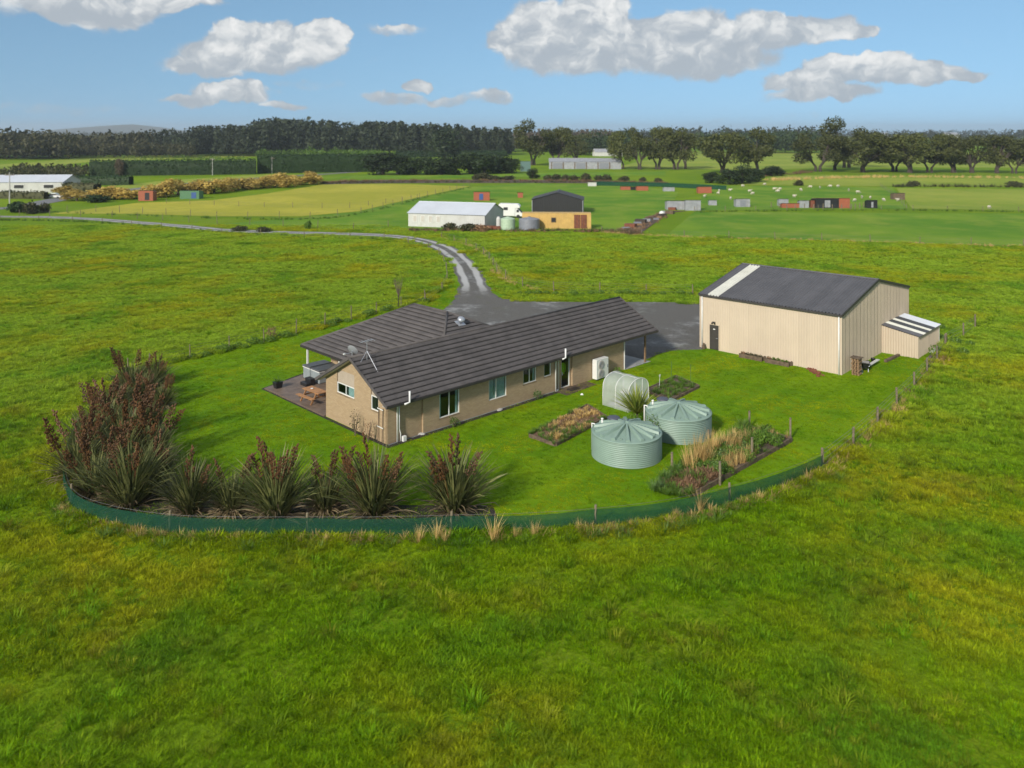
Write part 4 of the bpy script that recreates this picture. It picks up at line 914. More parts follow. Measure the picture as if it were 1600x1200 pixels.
# ------------------------------------------------------------------ water tanks
def water_tank(loc, rz, label):
    t = tag(empty('water_tank', loc, rz), label, 'water tank', 'pale green water tanks')
    Rr, Hh, Ht = 1.95, 1.32, 1.72; nr = 13; pr = []
    for k in range(nr):
        z0 = Hh * k / nr; z1 = Hh * (k + 1) / nr; d = z1 - z0
        pr += [(Rr - .06, z0), (Rr, z0 + d * .25), (Rr, z0 + d * .68), (Rr - .06, z0 + d * .93)]
    pr += [(Rr - .03, Hh - .002), (Rr + .02, Hh), (Rr + .02, Hh + .05), (Rr - .05, Hh + .07)]
    MB().lathe(pr, 96).build('wall', M['tank'], t, smooth=False).data.shade_smooth()
    cone = lambda r: Hh + .06 + (Ht - Hh - .06) * (1 - r / Rr) ** .9
    top = MB().lathe([(Rr - .05, Hh + .065), (Rr * .8, cone(Rr * .8)), (Rr * .5, cone(Rr * .5)), (Rr * .25, cone(Rr * .25)), (.12, Ht)], 72, capt=True).build('top', M['tank'], t, smooth=True)
    n = 14
    rib = MB(); st = 8; vs = []
    for k in range(st + 1):
        r = .14 + (Rr * .93 - .14) * k / st; hgt = .07 + .10 * math.sin(math.pi * min(1, .25 + .75 * k / st)) ** .7 + (.05 if k == st else 0); w = .07 + .085 * k / st; z = cone(r)
        hgt = max(hgt, .06)
        vs += [(r, -w, z - .03), (r, -w * .55, z + hgt), (r, w * .55, z + hgt), (r, w, z - .03)]
    rib.add(vs, [(4 * k + i, 4 * k + i + 1, 4 * k + i + 5, 4 * k + i + 4) for k in range(st) for i in range(3)] + [(0, 3, 2, 1), (4 * st, 4 * st + 1, 4 * st + 2, 4 * st + 3)])
    me = rib.mesh('rib')
    for k in range(n): link('roof_rib', me, M['tank'], top, rz=2 * math.pi * (k + .3) / n)
    MB().lathe([(.22, -.05), (.22, .05), (.10, .10), (.08, .06)], 20, capt=True, c=(0, 0, Ht)).build('hub', M['tank'], top, smooth=True)
    lug = MB().lathe([(.075, 0), (.075, .05), (.045, .055), (.045, .02)], 12, capb=True, capt=True).mesh('lug')
    for k in range(0, n, 3): a = 2 * math.pi * (k + .8) / n; link('lug', lug, M['tank'], top, loc=(1.62 * math.cos(a), 1.62 * math.sin(a), cone(1.62)))
    hx, hy = 1.25 * math.cos(R(118)), 1.25 * math.sin(R(118))
    h_ = MB().lathe([(.33, -.1), (.33, .16), (.30, .18)], 28, c=(hx, hy, cone(1.25))).build('hatch_collar', M['tank'], t, smooth=True)
    MB().lathe([(.37, .17), (.38, .21), (.30, .26), (.05, .28)], 28, capb=True, capt=True, c=(hx, hy, cone(1.25))).build('hatch_lid', M['hatch'], h_, smooth=True)
    for k, (a, rr) in enumerate(((140, 1.62),)):
        x, y = rr * math.cos(R(a)), rr * math.sin(R(a)); z = cone(rr)
        MB().tube([(x, y, z - .1), (x, y, z + .22)], .06, 10).tube([(x, y, z + .18), (x, y, z + .27)], .075, 10).build('inlet_pipe', M['white'], t, smooth=True)
    x, y = 2.02 * math.cos(R(156)), 2.02 * math.sin(R(156))
    MB().tube([(x * .9, y * .9, Hh + .05), (x * .92, y * .92, Hh + .16), (x, y, Hh + .18), (x, y, Hh - .1), (x, y, 0)], .045, 8).build('overflow_pipe', M['white'], t, smooth=True)
    return t
water_tank((6.4, 45.78, 0), 0, 'ribbed pale green water tank nearer the camera'); water_tank((9.98, 49.16, 0), R(9), 'ribbed pale green water tank farther back, beside the spiky plant')
# ------------------------------------------------------------------ tunnel greenhouse
ga = math.atan2(-1.49, 1.45); gh = tag(empty('tunnel_greenhouse', (6.01, 54.21, .01), ga), 'small arched greenhouse of clear white plastic film behind the tanks', 'greenhouse')
GLn, GWd, GSide, GTop = 2.1, 2.2, 1.35, 1.98     # x along the tunnel, y across
def arch(n=14):
    pts = [(0, 0), (.0, GSide * .5), (.02, GSide * .85)]
    for k in range(1, n): a = math.pi * k / n; pts.append((GWd / 2 - (GWd / 2 - .02) * math.cos(a), GSide * .85 + (GTop - GSide * .85) * math.sin(a) ** .8))
    return pts + [(GWd - .02, GSide * .85), (GWd, GSide * .5), (GWd, 0)]
ar = arch()
hoop = MB().tube([(0, y, z) for y, z in ar], .022, 8).mesh('hoop', True)
for x in (0, GLn / 2, GLn): link('hoop', hoop, M['white'], gh, loc=(x, 0, 0))
for i in (9,): MB().tube([(0, ar[i][0], ar[i][1]), (GLn, ar[i][0], ar[i][1])], .014, 6).build('rail', M['white'], gh)
for x0, x1 in ((.012, GLn / 2 - .012), (GLn / 2 + .012, GLn - .012)):
    V = []
    for j in range(5):
        x = x0 + (x1 - x0) * j / 4
        for y, z in ar: s = .03 * math.sin(math.pi * j / 4); yy = GWd / 2 + (y - GWd / 2) * (1.012 - s * .5); V.append((x, yy, z * (1.01 - s * .35) if z > .3 else z))
    n = len(ar); link('film_panel', npmesh('film', V, [(j * n + i, j * n + i + 1, j * n + n + i + 1, j * n + n + i) for j in range(4) for i in range(n - 1)], True), M['film'], gh)
for x in (.0, GLn): MB().add([(x, y, z) for y, z in ar], [tuple(range(len(ar)))]).build('end_film', M['film'], gh)
for y in (.7, 1.5): MB().tube([(GLn + .01, y, 0), (GLn + .01, y, GTop - .1)], .014, 6).build('door_rail', M['white'], gh)
MB().box(.1, GLn - .1, .3, GWd - .3, 0, .03).build('floor', M['concrete'], gh); MB().box(.2, GLn - .2, 1.5, 2.0, .55, .6).build('shelf', M['whitewall'], gh)
# ------------------------------------------------------------------ raised beds
def bed(name, label, quad, soil, hgt, posts=()):
    c = sum(quad, Vector()) / 4; t = tag(empty(name, c), label, 'garden bed'); q = [p - c for p in quad]
    for a, b in zip(q, q[1:] + q[:1]):
        d = (b - a).normalized(); MB().bar(a + Vector((0, 0, hgt / 2)) + d * .05, b + Vector((0, 0, hgt / 2)) - d * .05, .07, hgt).build('edging_board', M['oldwood'], t)
    n = 14; V = []; g = np.random.default_rng(int(c.x * 10))
    for i in range(n + 1):
        for j in range(n + 1):
            p = (q[0] * (1 - i / n) + q[1] * (i / n)) * (1 - j / n) + (q[3] * (1 - i / n) + q[2] * (i / n)) * (j / n); p = p * .98
            V.append((p.x, p.y, hgt * .7 + g.uniform(-.05, .09) * (0 < i < n and 0 < j < n)))
    me = npmesh('soil', V, [(i * (n + 1) + j, (i + 1) * (n + 1) + j, (i + 1) * (n + 1) + j + 1, i * (n + 1) + j + 1) for i in range(n) for j in range(n)])
    link('soil', me, soil, t)
    return t, q, hgt
def inq(q, a, b): return (q[0] * (1 - a) + q[1] * a) * (1 - b) + (q[3] * (1 - a) + q[2] * a) * b
M['soil2'] = mat('reddish_soil', (.17, .095, .055), .95, .45, 3.0, .06, 9)
clump_me = {k: [blades(46, h, sp, w, 50 + i, droop=dr_, base=.14, segs=3, up=.05) for i in range(3)] for k, (h, sp, w, dr_) in dict(straw=(1.0, .5, .016, .7), green=(.38, .9, .022, .8), tall=(1.35, .35, .018, .5), dead=(.3, 1.3, .03, .5)).items()}
ball_me = [leafball(300, .35, .24, .075, 60 + i) for i in range(3)]
def fill(t, q, z, spec, seed):
    g = random.Random(seed)
    for nm, key, m, n, (a0, a1), (b0, b1), (s0, s1) in spec:
        for k in range(n):
            me = g.choice(clump_me[key]) if key in clump_me else g.choice(ball_me)
            me = me.copy() if False else me
            o = bpy.data.objects.new(nm, me); COL.objects.link(o); o.parent = t
            if not me.materials: me.materials.append(M[m])
            o.material_slots[0].link = 'OBJECT'; o.material_slots[0].material = M[m]
            p = inq(q, g.uniform(a0, a1), g.uniform(b0, b1)); o.location = (p.x, p.y, z); s = g.uniform(s0, s1); o.scale = (s, s, s * g.uniform(.8, 1.2)); o.rotation_euler = (0, 0, g.uniform(0, 6.28))
b1 = bed('garden_bed', 'raised bed of reddish bare soil and dead weeds left of the tanks', [P(826, 683), P(868, 698), P(948, 655), P(918, 636)], M['soil2'], .22)
fill(b1[0], b1[1], .14, [('weed_clump', 'green', 'weeds', 26, (0, 1), (-.02, .3), (.5, 1.0)), ('dry_grass', 'dead', 'straw', 60, (.03, .97), (.1, 1), (.5, 1.3)), ('weed_clump', 'green', 'weeds', 30, (-.04, .05), (0, 1), (.5, .9)), ('weed_clump', 'green', 'weeds', 26, (.93, 1.04), (0, 1), (.5, .9)), ('dead_stalk', 'dead', 'dead_stem', 24, (.05, .95), (.15, 1), (.5, 1.1)), ('weed_clump', 'green', 'weeds', 16, (.75, 1), (.2, .8), (.5, .9))], 3)
b2 = bed('garden_bed', 'raised bed of dark soil and green seedlings behind the greenhouse', [P(1008, 612), P(1046, 630), P(1093, 606), P(1056, 590)], M['dirt'], .2)
fill(b2[0], b2[1], .12, [('seedling', 'green', 'weeds', 95, (.05, .95), (.03, .97), (.45, 1.0)), ('dead_stalk', 'dead', 'dead_stem', 18, (.1, .95), (.1, .95), (.4, .8))], 5)
sp_ = tag(empty('garden_fork', P(1030, 608, .1)), 'garden fork standing in the dark seedling bed', 'garden fork')
MB().tube([(0, 0, 0), (.04, 0, .85)], .018, 6).build('shaft', M['whitewall'], sp_); MB().tube([(.0, -.07, 1.02), (.0, -.06, .9), (.04, 0, .85), (.08, .06, .9), (.08, .07, 1.02)], .02, 6).build('grip', M['white'], sp_)
b3 = bed('garden_bed', 'overgrown timber-edged bed of tall dry grasses and weeds inside the net fence', [P(1030, 764), P(1086, 776), P(1238, 690), P(1166, 670)], M['dirt'], .26)
fill(b3[0], b3[1], .16, [('weed_bush', 'ball', 'weeds', 48, (.03, .97), (.28, .98), (.7, 1.35)), ('weed_clump', 'green', 'weeds', 50, (-.08, .1), (.05, 1), (.9, 1.7)), ('blue_green_bush', 'ball', 'bluegreen', 18, (.1, .9), (.3, .9), (.7, 1.2)), ('dry_grass', 'tall', 'straw', 16, (.02, .35), (.25, .52), (.75, 1.1)), ('dry_grass', 'straw', 'straw', 18, (.1, .45), (.55, .8), (.6, 1.0)),
    ('dry_grass', 'straw', 'straw', 26, (.6, .98), (.35, .65), (.5, .8)), ('dry_grass', 'straw', 'straw', 10, (.3, .9), (.85, 1), (.35, .6)), ('weed_clump', 'green', 'weeds', 50, (0, 1), (.1, 1), (.7, 1.6)), ('prunings', 'dead', 'dead_stem', 80, (.05, .9), (.02, .27), (.7, 1.5)), ('weed_clump', 'green', 'bluegreen', 18, (-.12, .15), (-.06, .2), (.8, 1.5)), ('weed_clump', 'green', 'weeds', 14, (.2, 1.0), (-.08, .0), (.8, 1.3))], 8)
pm = MB().tube([(0, 0, 0), (0, 0, 1.35)], .065, 8).mesh('post')
for k, (q, s, lb) in enumerate((((1050, 735), .72, 'short round post at the near left corner of the overgrown bed'), ((1125, 758), .9, 'round post in the near edge of the overgrown bed'), ((1175, 722), 1.0, 'round post halfway along the timber edge of the overgrown bed'), ((1235, 687), .95, 'round post at the far right corner of the overgrown bed'), ((1171, 669), .78, 'round post at the far back corner of the overgrown bed'), ((1107, 697), .7, 'round post among dry grass behind the overgrown bed'))):
    o = link('bed_post', pm, M['post'], loc=P(*q)); o.scale = (1, 1, s); tag(o, lb, 'post', 'posts round the overgrown bed')
cp = tag(empty('spiky_palm_lily', (7.75, 50.75, 0)), 'spiky green palm lily between the two tanks and the greenhouse', 'plant')
MB().tube([(0, 0, 0), (.02, .01, .5), (0, 0, .75)], [.09, .07, .06], 8).build('trunk', M['bark'], cp)
link('leaves', blades(220, 1.75, 1.2, .09, 77, droop=.3, base=.05, segs=4, up=.0), M['cordy'], cp, loc=(0, 0, .62))
shrub((8.2, 47.9, 0), 'dark leafy shrub squeezed between the two water tanks', rx=.55, rz=.75, n=600, size=.075, m='bluegreen', seed=12)
shrub((7.3, 49.4, 0), 'green bush at the foot of the palm lily', rx=.6, rz=.55, n=500, size=.075, m='weeds', seed=13)
shrub((10.4, 45.9, 0), 'low green weed bush between the far tank and dry grass', rx=.7, rz=.28, n=500, size=.07, m='weeds', seed=14)
o = MB().add([(-.12, -.05, 0), (.1, -.08, 0), (.14, .06, 0), (-.06, .1, 0), (-.04, 0, .12), (.06, .02, .1)], [(0, 1, 5, 4), (1, 2, 5), (2, 3, 4, 5), (3, 0, 4)]).build('white_bag', M['white'], loc=P(909, 617)); tag(o, 'small crumpled white bag lying on the lawn near the doormat', 'bag')
for k, (q, h, lb) in enumerate((((1049, 588), 1.1, 'thin green garden stake behind the seedling bed'), ((1079, 595), 1.2, 'thin green garden stake right of the seedling bed'))):
    o = MB().tube([(0, 0, 0), (.01, 0, h)], .012, 6).build('garden_stake', M['green_paint'], loc=P(*q)); tag(o, lb, 'stake')

# ------------------------------------------------------------------ fences
def resample(pts, step):
    out = [pts[0]]; acc = 0
    for a, b in zip(pts[:-1], pts[1:]):
        L = (b - a).length; t = step - acc
        while t < L: out.append(a + (b - a) * (t / L)); t += step
        acc = (acc + L) % step if L + acc >= step else acc + L
        acc = L - (t - step)
    if (pts[-1] - out[-1]).length > step * .4: out.append(pts[-1])
    return out
post_me = {}
def fence(label, pts, step, h=1.1, r=.06, wires=(.25, .55, .85, 1.05), jitter=.08, name='post_and_wire_fence', square=False, m='post'):
    t = tag(empty(name, pts[0]), label, 'fence'); ps = resample(pts, step); key = (h, r)
    if key not in post_me: post_me[key] = MB().tube([(0, 0, -.05), (0, 0, h * .97), (0, 0, h)], [r, r, r * .8], 7).mesh('post')
    for p in ps:
        o = link('post', post_me[key], M[m], t, loc=p - pts[0]); o.scale = (1, 1, rnd.uniform(.9, 1.1)); o.rotation_euler = (rnd.uniform(-.04, .04), rnd.uniform(-.04, .04), rnd.uniform(0, 6))
    for z in wires:
        if z < h: MB().tube([p - pts[0] + Vector((0, 0, z)) for p in ps], .008, 3, cap=False).build('wire', M['wire'], t)
    return t
netp = [P(*q) for q in NET_PX]
nf = tag(empty('windbreak_net_fence', netp[0]), 'low curved fence of green windbreak netting around the flax garden', 'fence')
fine = spline(netp, 10); NH = .86
npost = MB().tube([(0, 0, -.05), (0, 0, 1.02), (0, 0, 1.05)], [.062, .06, .045], 8).mesh('post')
sel = [1, 2, 3, 5, 7, 9, 11, 13, 15]
for i in sel: o = link('post', npost, M['post'], nf, loc=netp[i] - netp[0] + Vector((0, 0, 0))); o.rotation_euler = (rnd.uniform(-.03, .03), rnd.uniform(-.03, .03), 0)
for a, b in zip(sel[:-1], sel[1:]):
    seg = fine[a * 10:b * 10 + 1]; V = []
    for j, p in enumerate(seg):
        d = (fine[min(a * 10 + j + 1, len(fine) - 1)] - fine[max(a * 10 + j - 1, 0)]).normalized(); nr = Vector((d.y, -d.x, 0)); t_ = j / (len(seg) - 1); sag = .06 * math.sin(math.pi * t_)
        for z in range(5):
            zz = z / 4 * (NH - sag); q = p - netp[0] + nr * (.07 + .05 * math.sin(j * 1.3 + z) * math.sin(math.pi * z / 4) + .02 * math.sin(j * 3.1)); V.append((q.x, q.y, zz))
    link('net_panel', npmesh('net', V, [(j * 5 + k, j * 5 + 5 + k, j * 5 + 6 + k, j * 5 + 1 + k) for j in range(len(seg) - 1) for k in range(4)], True), M['net'], nf)
MB().tube([p - netp[0] + Vector((0, 0, NH + .01)) for p in fine], .006, 4, cap=False).build('top_wire', M['wire'], nf)
fence('thin post fence between the lawn and the left pasture', [P(*q) for q in LEFT_PX[2:-1]], 3.4, 1.3, .045, name='post_and_wire_fence')
fence('post fence curving along the left side of the driveway', [P(*q) for q in [(664, 473), (690, 455), (699, 440), (697, 418), (690, 400), (668, 387), (630, 378), (600, 374)]], 7.0, 1.0)
fence('post fence curving along the right side of the driveway to the shed', [P(*q) for q in [(690, 372), (722, 381), (748, 392), (762, 403), (771, 416), (778, 428), (797, 441), (838, 455), (914, 457), (979, 458), (1050, 458), (1086, 460)]], 5.2, 1.1)
fence('wooden post fence on the right edge of the lawn', [P(*q) for q in RIGHT_PX], 4.6, 1.15, .07)
fence('short post fence behind the lean-to', [P(1478, 540), P(1500, 530), P(1524, 512)], 4.4, 1.15, .07)
fence('wire fence along the far edge of the drive track', [P(*q) for q in [(0, 343), (60, 343.5), (130, 346), (200, 351), (290, 358), (350, 364), (430, 368), (520, 370), (600, 373)]], 8.5, 1.0)
fence('long wire fence across the far side of the right pasture', [P(*q) for q in [(940, 364), (1040, 370), (1300, 377), (1600, 386), (1700, 389)]], 7.5, 1.3)
fence('wire fence on the near edge of the yellow paddock', [P(*q) for q in [(60, 330), (160, 331), (330, 340), (470, 342), (560, 334), (660, 309), (735, 292)]], 7.0, 1.5)
fence('wire fence between the track and the yellow paddock', [P(*q) for q in [(30, 337), (180, 340), (330, 350), (480, 356), (560, 359), (640, 352)]], 7.5, 1.4)
fence('wire fence across the middle of the yellow paddock', [P(*q) for q in [(260, 318), (420, 324), (540, 326), (600, 318), (660, 310)]], 7.5, 1.3)
fence('wire fence along the near side of the sheep paddock', [P(*q) for q in [(1085, 331), (1200, 329), (1420, 328), (1600, 331), (1690, 332)]], 7.5, 1.2)
fence('wire fence in front of the row of big spreading trees', [P(*q) for q in [(1200, 281), (1400, 276), (1700, 279)]], 9, 1.3)
fence('wire fence between sheep paddock and pale paddock', [P(1376, 292), P(1395, 305), P(1418, 327)], 7, 1.3)
# ------------------------------------------------------------------ flax
def flax_proto(seed, n, h, old):
    g = np.random.default_rng(seed)
    a = blades(n, h, .85, .066, seed, droop=.6, base=.42, segs=6, up=.02); a.materials.append(M['flax'])
    b = blades(int(n * old), h * .62, 1.25, .07, seed + 1, droop=1.2, base=.5, segs=5, up=.35); b.materials.append(M['flax_old'])
    return a, b
protos = [flax_proto(200 + 7 * i, 430, 2.7, .3) for i in range(3)] + [flax_proto(300 + 7 * i, 300, 2.0, .9) for i in range(2)]
def stalk_mesh(seed):
    g = random.Random(seed); mb = MB(); L = 3.0; bend = g.uniform(.0, .35)
    pt_ = lambda t: Vector((bend * t * t, 0, L * t)); mb.tube([pt_(k / 6) for k in range(7)], [.022, .02, .018, .016, .014, .012, .006], 5)
    for k in range(16):
        t = .58 + .42 * k / 16; p = pt_(t); s = 1 if k % 2 else -1; a = g.uniform(-.7, .7); ln = .21 * (1.15 - .8 * (t - .58) / .42)
        d = Vector((math.cos(a) * s * .8, math.sin(a) * s, .5)).normalized()
        for q in range(6):
            c = p + d * ln * (q + 1) / 6 + Vector((g.uniform(-.03, .03), g.uniform(-.03, .03), g.uniform(-.02, .04))); mb.tube([c - Vector((0, 0, .04)), c, c + Vector((.01, 0, .07))], [.01, .028, .007], 5)
    return mb.mesh('flower_stalk')
stalks = [stalk_mesh(k) for k in range(5)]
FL = [  # base column, row, prototype, scale, number of seed stalks, label
 (710, 797, 0, 1.12, 7, 'large upright flax bush standing alone nearest the tanks'), (585, 802, 1, 1.12, 7, 'large flax bush in front of the house corner'),
 (508, 796, 3, .95, 5, 'small brownish flax between two large ones before the gable'), (432, 806, 2, 1.12, 8, 'large flax bush with many seed stalks left of the brownish flax'),
 (362, 800, 4, .95, 3, 'small drooping brown flax at the middle of the front row'), (298, 800, 0, .92, 3, 'blue-green flax with one tall stalk, right of the dense clump'),
 (205, 788, 1, 1.1, 4, 'big front flax at the bend of the net fence'), (150, 770, 3, 1.1, 9, 'low brown flax pressed to the left net'),
 (240, 760, 2, .85, 7, 'flax at the lawn side of the dense left clump'), (122, 745, 4, 1.15, 7, 'outermost drooping flax on the left bend'), (188, 738, 0, .95, 7, 'flax in the heart of the dense left clump'),
 (236, 722, 3, 1.1, 8, 'brown seeded flax on the lawn edge of the left clump'), (138, 706, 1, .86, 7, 'flax with dark seed heads on the far left outside'), (195, 698, 4, 1.2, 10, 'heavily seeded brown flax at the top of the left clump'),
 (230, 678, 2, .74, 6, 'flax behind the heavily seeded one on the lawn side'), (165, 675, 3, 1.05, 7, 'brown flax behind the left clump along the pasture'), (182, 645, 1, .7, 6, 'flax at the left foot of the back group'),
 (222, 628, 0, .76, 6, 'pale flax in the middle of the back group'), (205, 608, 3, 1.0, 6, 'brown flax at the far end of the row'), (243, 602, 2, .68, 6, 'rearmost flax at the lawn corner'), (252, 636, 4, .75, 6, 'low flax spilling onto the lawn from the back group')]
for k, (u, v, pi, s, ns, lb) in enumerate(FL):
    t = tag(empty('flax_bush', P(u, v), rnd.uniform(0, 6.28)), lb, 'flax', 'flax bushes along the net fence'); a, b = protos[pi]; t.scale = (s,) * 3
    link('leaves', a, None, t); link('old_leaves', b, None, t)
    for j in range(ns):
        o = link('flower_stalk', rnd.choice(stalks), M['pods'], t); an = rnd.uniform(0, 6.28); r = rnd.uniform(.05, .45); o.location = (r * math.cos(an), r * math.sin(an), 0)
        o.rotation_euler = (0, rnd.uniform(.05, .42), an); q = rnd.uniform(.78, 1.06) * (1.15 if pi > 2 else 1.08); o.scale = (1.15, 1.15, q * .92)
sheet('flax_bed_soil', [P(*q) for q in [(176, 604), (134, 662), (110, 735), (118, 786), (168, 812), (266, 828), (420, 832), (640, 828), (780, 818), (770, 790), (640, 790), (400, 788), (285, 770), (262, 700), (250, 640), (262, 600), (225, 590)]], .02, M['mulch'])
# dry tussocks along the net
tus = [blades(60, 1.0, .45, .018, 90 + i, droop=.6, base=.16, segs=3, up=.02) for i in range(3)]
for t_ in tus: t_.materials.append(M['straw'])
TU = sorted([(372, 846, .5), (468, 850, .45), (510, 848, .42), (580, 850, .5), (655, 848, .75), (682, 846, .9), (695, 850, .7), (770, 846, 1.15), (806, 842, .6), (835, 840, .75), (905, 832, .6), (940, 834, .35), (985, 824, .4), (1055, 812, .55), (1093, 800, 1.0), (1110, 800, .5), (1165, 790, .5), (1188, 784, .6), (1225, 770, .5), (1262, 752, .7), (1280, 745, .5), (1355, 690, .45), (1385, 668, .5), (1398, 645, .5), (1412, 630, .45)])
for k, (u, v, s) in enumerate(TU):
    o = link('dry_grass_tussock', tus[k % 3], None, loc=P(u, v), rz=rnd.uniform(0, 6)); o.scale = (s * 1.1, s * 1.1, s); tag(o, '%s tuft of straw-coloured dry grass from the left along the fences' % ORD[k], 'grass tuft', 'dry tufts along the fences')
dry = []
def strip(pts, n, off, s0, s1, seed):
    g = random.Random(seed); fp = spline(pts, 10); me = blades(26, .5, 1.0, .022, 130 + seed, droop=.9, base=.2, segs=3, up=.05); co = np.zeros(len(me.vertices) * 3); me.vertices.foreach_get('co', co); co = co.reshape(-1, 3)
    fc = np.array([p.vertices[:] for p in me.polygons]); V = []; Fq = []; nv = 0
    for k in range(n):
        i = g.randrange(len(fp) - 1); p = fp[i] + (fp[i + 1] - fp[i]) * g.random(); d = (fp[i + 1] - fp[i]).normalized(); p = p + Vector((d.y, -d.x, 0)) * g.uniform(*off); s = g.uniform(s0, s1); a = g.uniform(0, 6.28)
        rot = np.array([[math.cos(a), -math.sin(a), 0], [math.sin(a), math.cos(a), 0], [0, 0, 1]]); V.append(co @ rot.T * s + np.array([p.x, p.y, 0])); Fq.append(fc + nv); nv += len(co)
    return npmesh('dry_strip', np.concatenate(V), np.concatenate(Fq))
for k, (pts, n, off, s0, s1, mm, lb) in enumerate(((NET_PX[3:], 170, (.1, .7), .5, 1.1, 'straw', 'dry tan grass along the foot of the green net'), (NET_PX[4:], 110, (.1, .9), .4, .9, 'dead_stem', 'reddish dead grass along the foot of the green net'), (NET_PX[3:], 150, (.2, 1.3), .6, 1.2, 'weeds', 'rank green grass along the foot of the green net'), (RIGHT_PX, 110, (-.4, .5), .4, .9, 'dead_stem', 'reddish dead grass along the right lawn fence'), (RIGHT_PX, 90, (-.3, .9), .4, .9, 'straw', 'dry tan grass along the right lawn fence'),
        ([(940, 364), (1040, 370), (1300, 377), (1600, 386), (1700, 389)], 260, (-.5, .5), .7, 1.2, 'straw', 'pale dry grass along the far pasture fence'), ([(690, 372), (722, 381), (748, 392), (762, 403), (771, 416), (778, 428), (797, 441), (838, 455)], 70, (-.6, .6), .6, 1.1, 'straw', 'dry grass along the right driveway fence'),
        ([(500, 286), (600, 283.5), (830, 283.5), (960, 285), (1040, 288)], 330, (-2.5, 2.5), 1.6, 3.2, 'dead_stem', 'brown dead scrub along the ditch bank'), ([(500, 287), (700, 285), (960, 286)], 160, (-2.5, 2.5), 1.2, 2.6, 'bush', 'dark low scrub along the ditch bank'), ([(60, 331), (330, 341), (470, 343), (560, 335), (660, 310), (735, 293)], 160, (-.8, .8), .8, 1.8, 'weeds', 'rank grass along the yellow paddock fence'),
        ([(640, 360), (760, 361), (940, 362), (1000, 367)], 260, (-1.2, 1.2), .8, 2.0, 'bush', 'scrubby weeds in front of the white shed and container'), ([(640, 361), (760, 362), (940, 363), (1000, 367)], 160, (-1.2, 1.2), .8, 1.6, 'dead_stem', 'dead stalks in front of the white shed and container'), ([(1085, 332), (1200, 330), (1420, 329), (1600, 332), (1690, 333)], 160, (-.8, .8), .8, 1.6, 'weeds', 'rank grass along the sheep paddock fence'), ([(1200, 282), (1400, 277), (1700, 280)], 240, (-3, 3), 1.5, 3.2, 'straw', 'dry grass under the row of spreading trees'), ([(1395, 292), (1480, 292), (1600, 293)], 90, (-2, 2), 1.6, 3.4, 'bush', 'dark scrub along the fence beyond the pale paddock'), ([(1180, 276), (1240, 272), (1262, 269)], 90, (-3, 3), 1.5, 3, 'dead_stem', 'bare brown bank left of the spreading trees'),
        ([(0, 344), (130, 347), (290, 359), (430, 369), (600, 374)], 160, (-.8, .8), .7, 1.5, 'weeds', 'rank grass along the drive track fence'), ([(975, 362), (1000, 355), (1040, 334)], 90, (-2, 2), .8, 1.8, 'dead_stem', 'dead weeds in the junk plot'))):
    tag(link({'weeds': 'rank_fence_grass', 'bush': 'scrub_strip', 'dead_stem': 'dead_grass_strip'}.get(mm, 'dry_fence_grass'), strip([P(*q) for q in pts], n, off, s0, s1, k), M[mm]), lb, 'grass', kind='stuff')
weed_me = leafball(260, .55, .22, .09, 99); weed_me.materials.append(M['weeds'])
g_ = random.Random(5); W_ = []
for a, b in zip(LEFT_PX[1:-1], LEFT_PX[2:]):
    for k in range(3):
        t_ = g_.random(); W_.append((a[0] + (b[0] - a[0]) * t_, a[1] + (b[1] - a[1]) * t_ + g_.uniform(-3, 2)))
V = []; Q = []
base = np.zeros(len(weed_me.vertices) * 3); weed_me.vertices.foreach_get('co', base); base = base.reshape(-1, 3)
for (u, v) in W_ + [(430, 527), (395, 537), (340, 548), (300, 560)] + [(x, 460 + rnd.uniform(-1, 1)) for x in range(812, 1084, 14)] + [(1478 + rnd.uniform(-25, 50), 532 + rnd.uniform(-22, 22)) for k in range(10)]:
    p = P(u, v); s = g_.uniform(.5, 1.2); k = len(V); V.append(base * s + np.array([p.x, p.y, 0]))
V = np.concatenate(V); tag(link('fence_weeds', npmesh('fence_weeds', V, np.arange(len(V)).reshape(-1, 4)), M['weeds']), 'leafy green weeds growing along the fence lines', 'weeds', kind='stuff')
sb = shrub(P(425, 529), 'small reddish bush on the left fence line near the house', rx=.5, rz=.55, n=260, size=.09, m='dead_stem', seed=21)
# thin bare sapling in the pasture behind the house
def bare_tree(name, loc, h, label, seed, spread=.3, m='twig'):
    t = tag(empty(name, loc), label, 'tree'); g = random.Random(seed); mb = MB(); tw = MB()
    mb.tube([(0, 0, 0), (.05, 0, h * .3), (.02, .05, h * .5)], [h * .016, h * .012, h * .009], 6)
    for k in range(26):
        a = g.uniform(0, 6.28); z0 = h * g.uniform(.28, .5); L = h * g.uniform(.3, .55); d = Vector((math.cos(a) * spread, math.sin(a) * spread, 1)).normalized(); p0 = Vector((.03, 0, z0)); p1 = p0 + d * L * .5 + Vector((g.uniform(-.05, .05), 0, 0)); p2 = p0 + d * L
        tw.tube([p0, p1, p2], [h * .006, h * .004, h * .0015], 4)
        for j in range(3): q = p1 + (p2 - p1) * g.random(); tw.tube([q, q + Vector((g.uniform(-.1, .1), g.uniform(-.1, .1), .16)) * h * .5], [h * .003, h * .001], 3)
    mb.build('trunk', M['bark'], t); tw.build('crown', M[m], t)
bare_tree('bare_sapling', P(622, 482), 3.4, 'thin bare sapling in the pasture behind the house roof', 4)
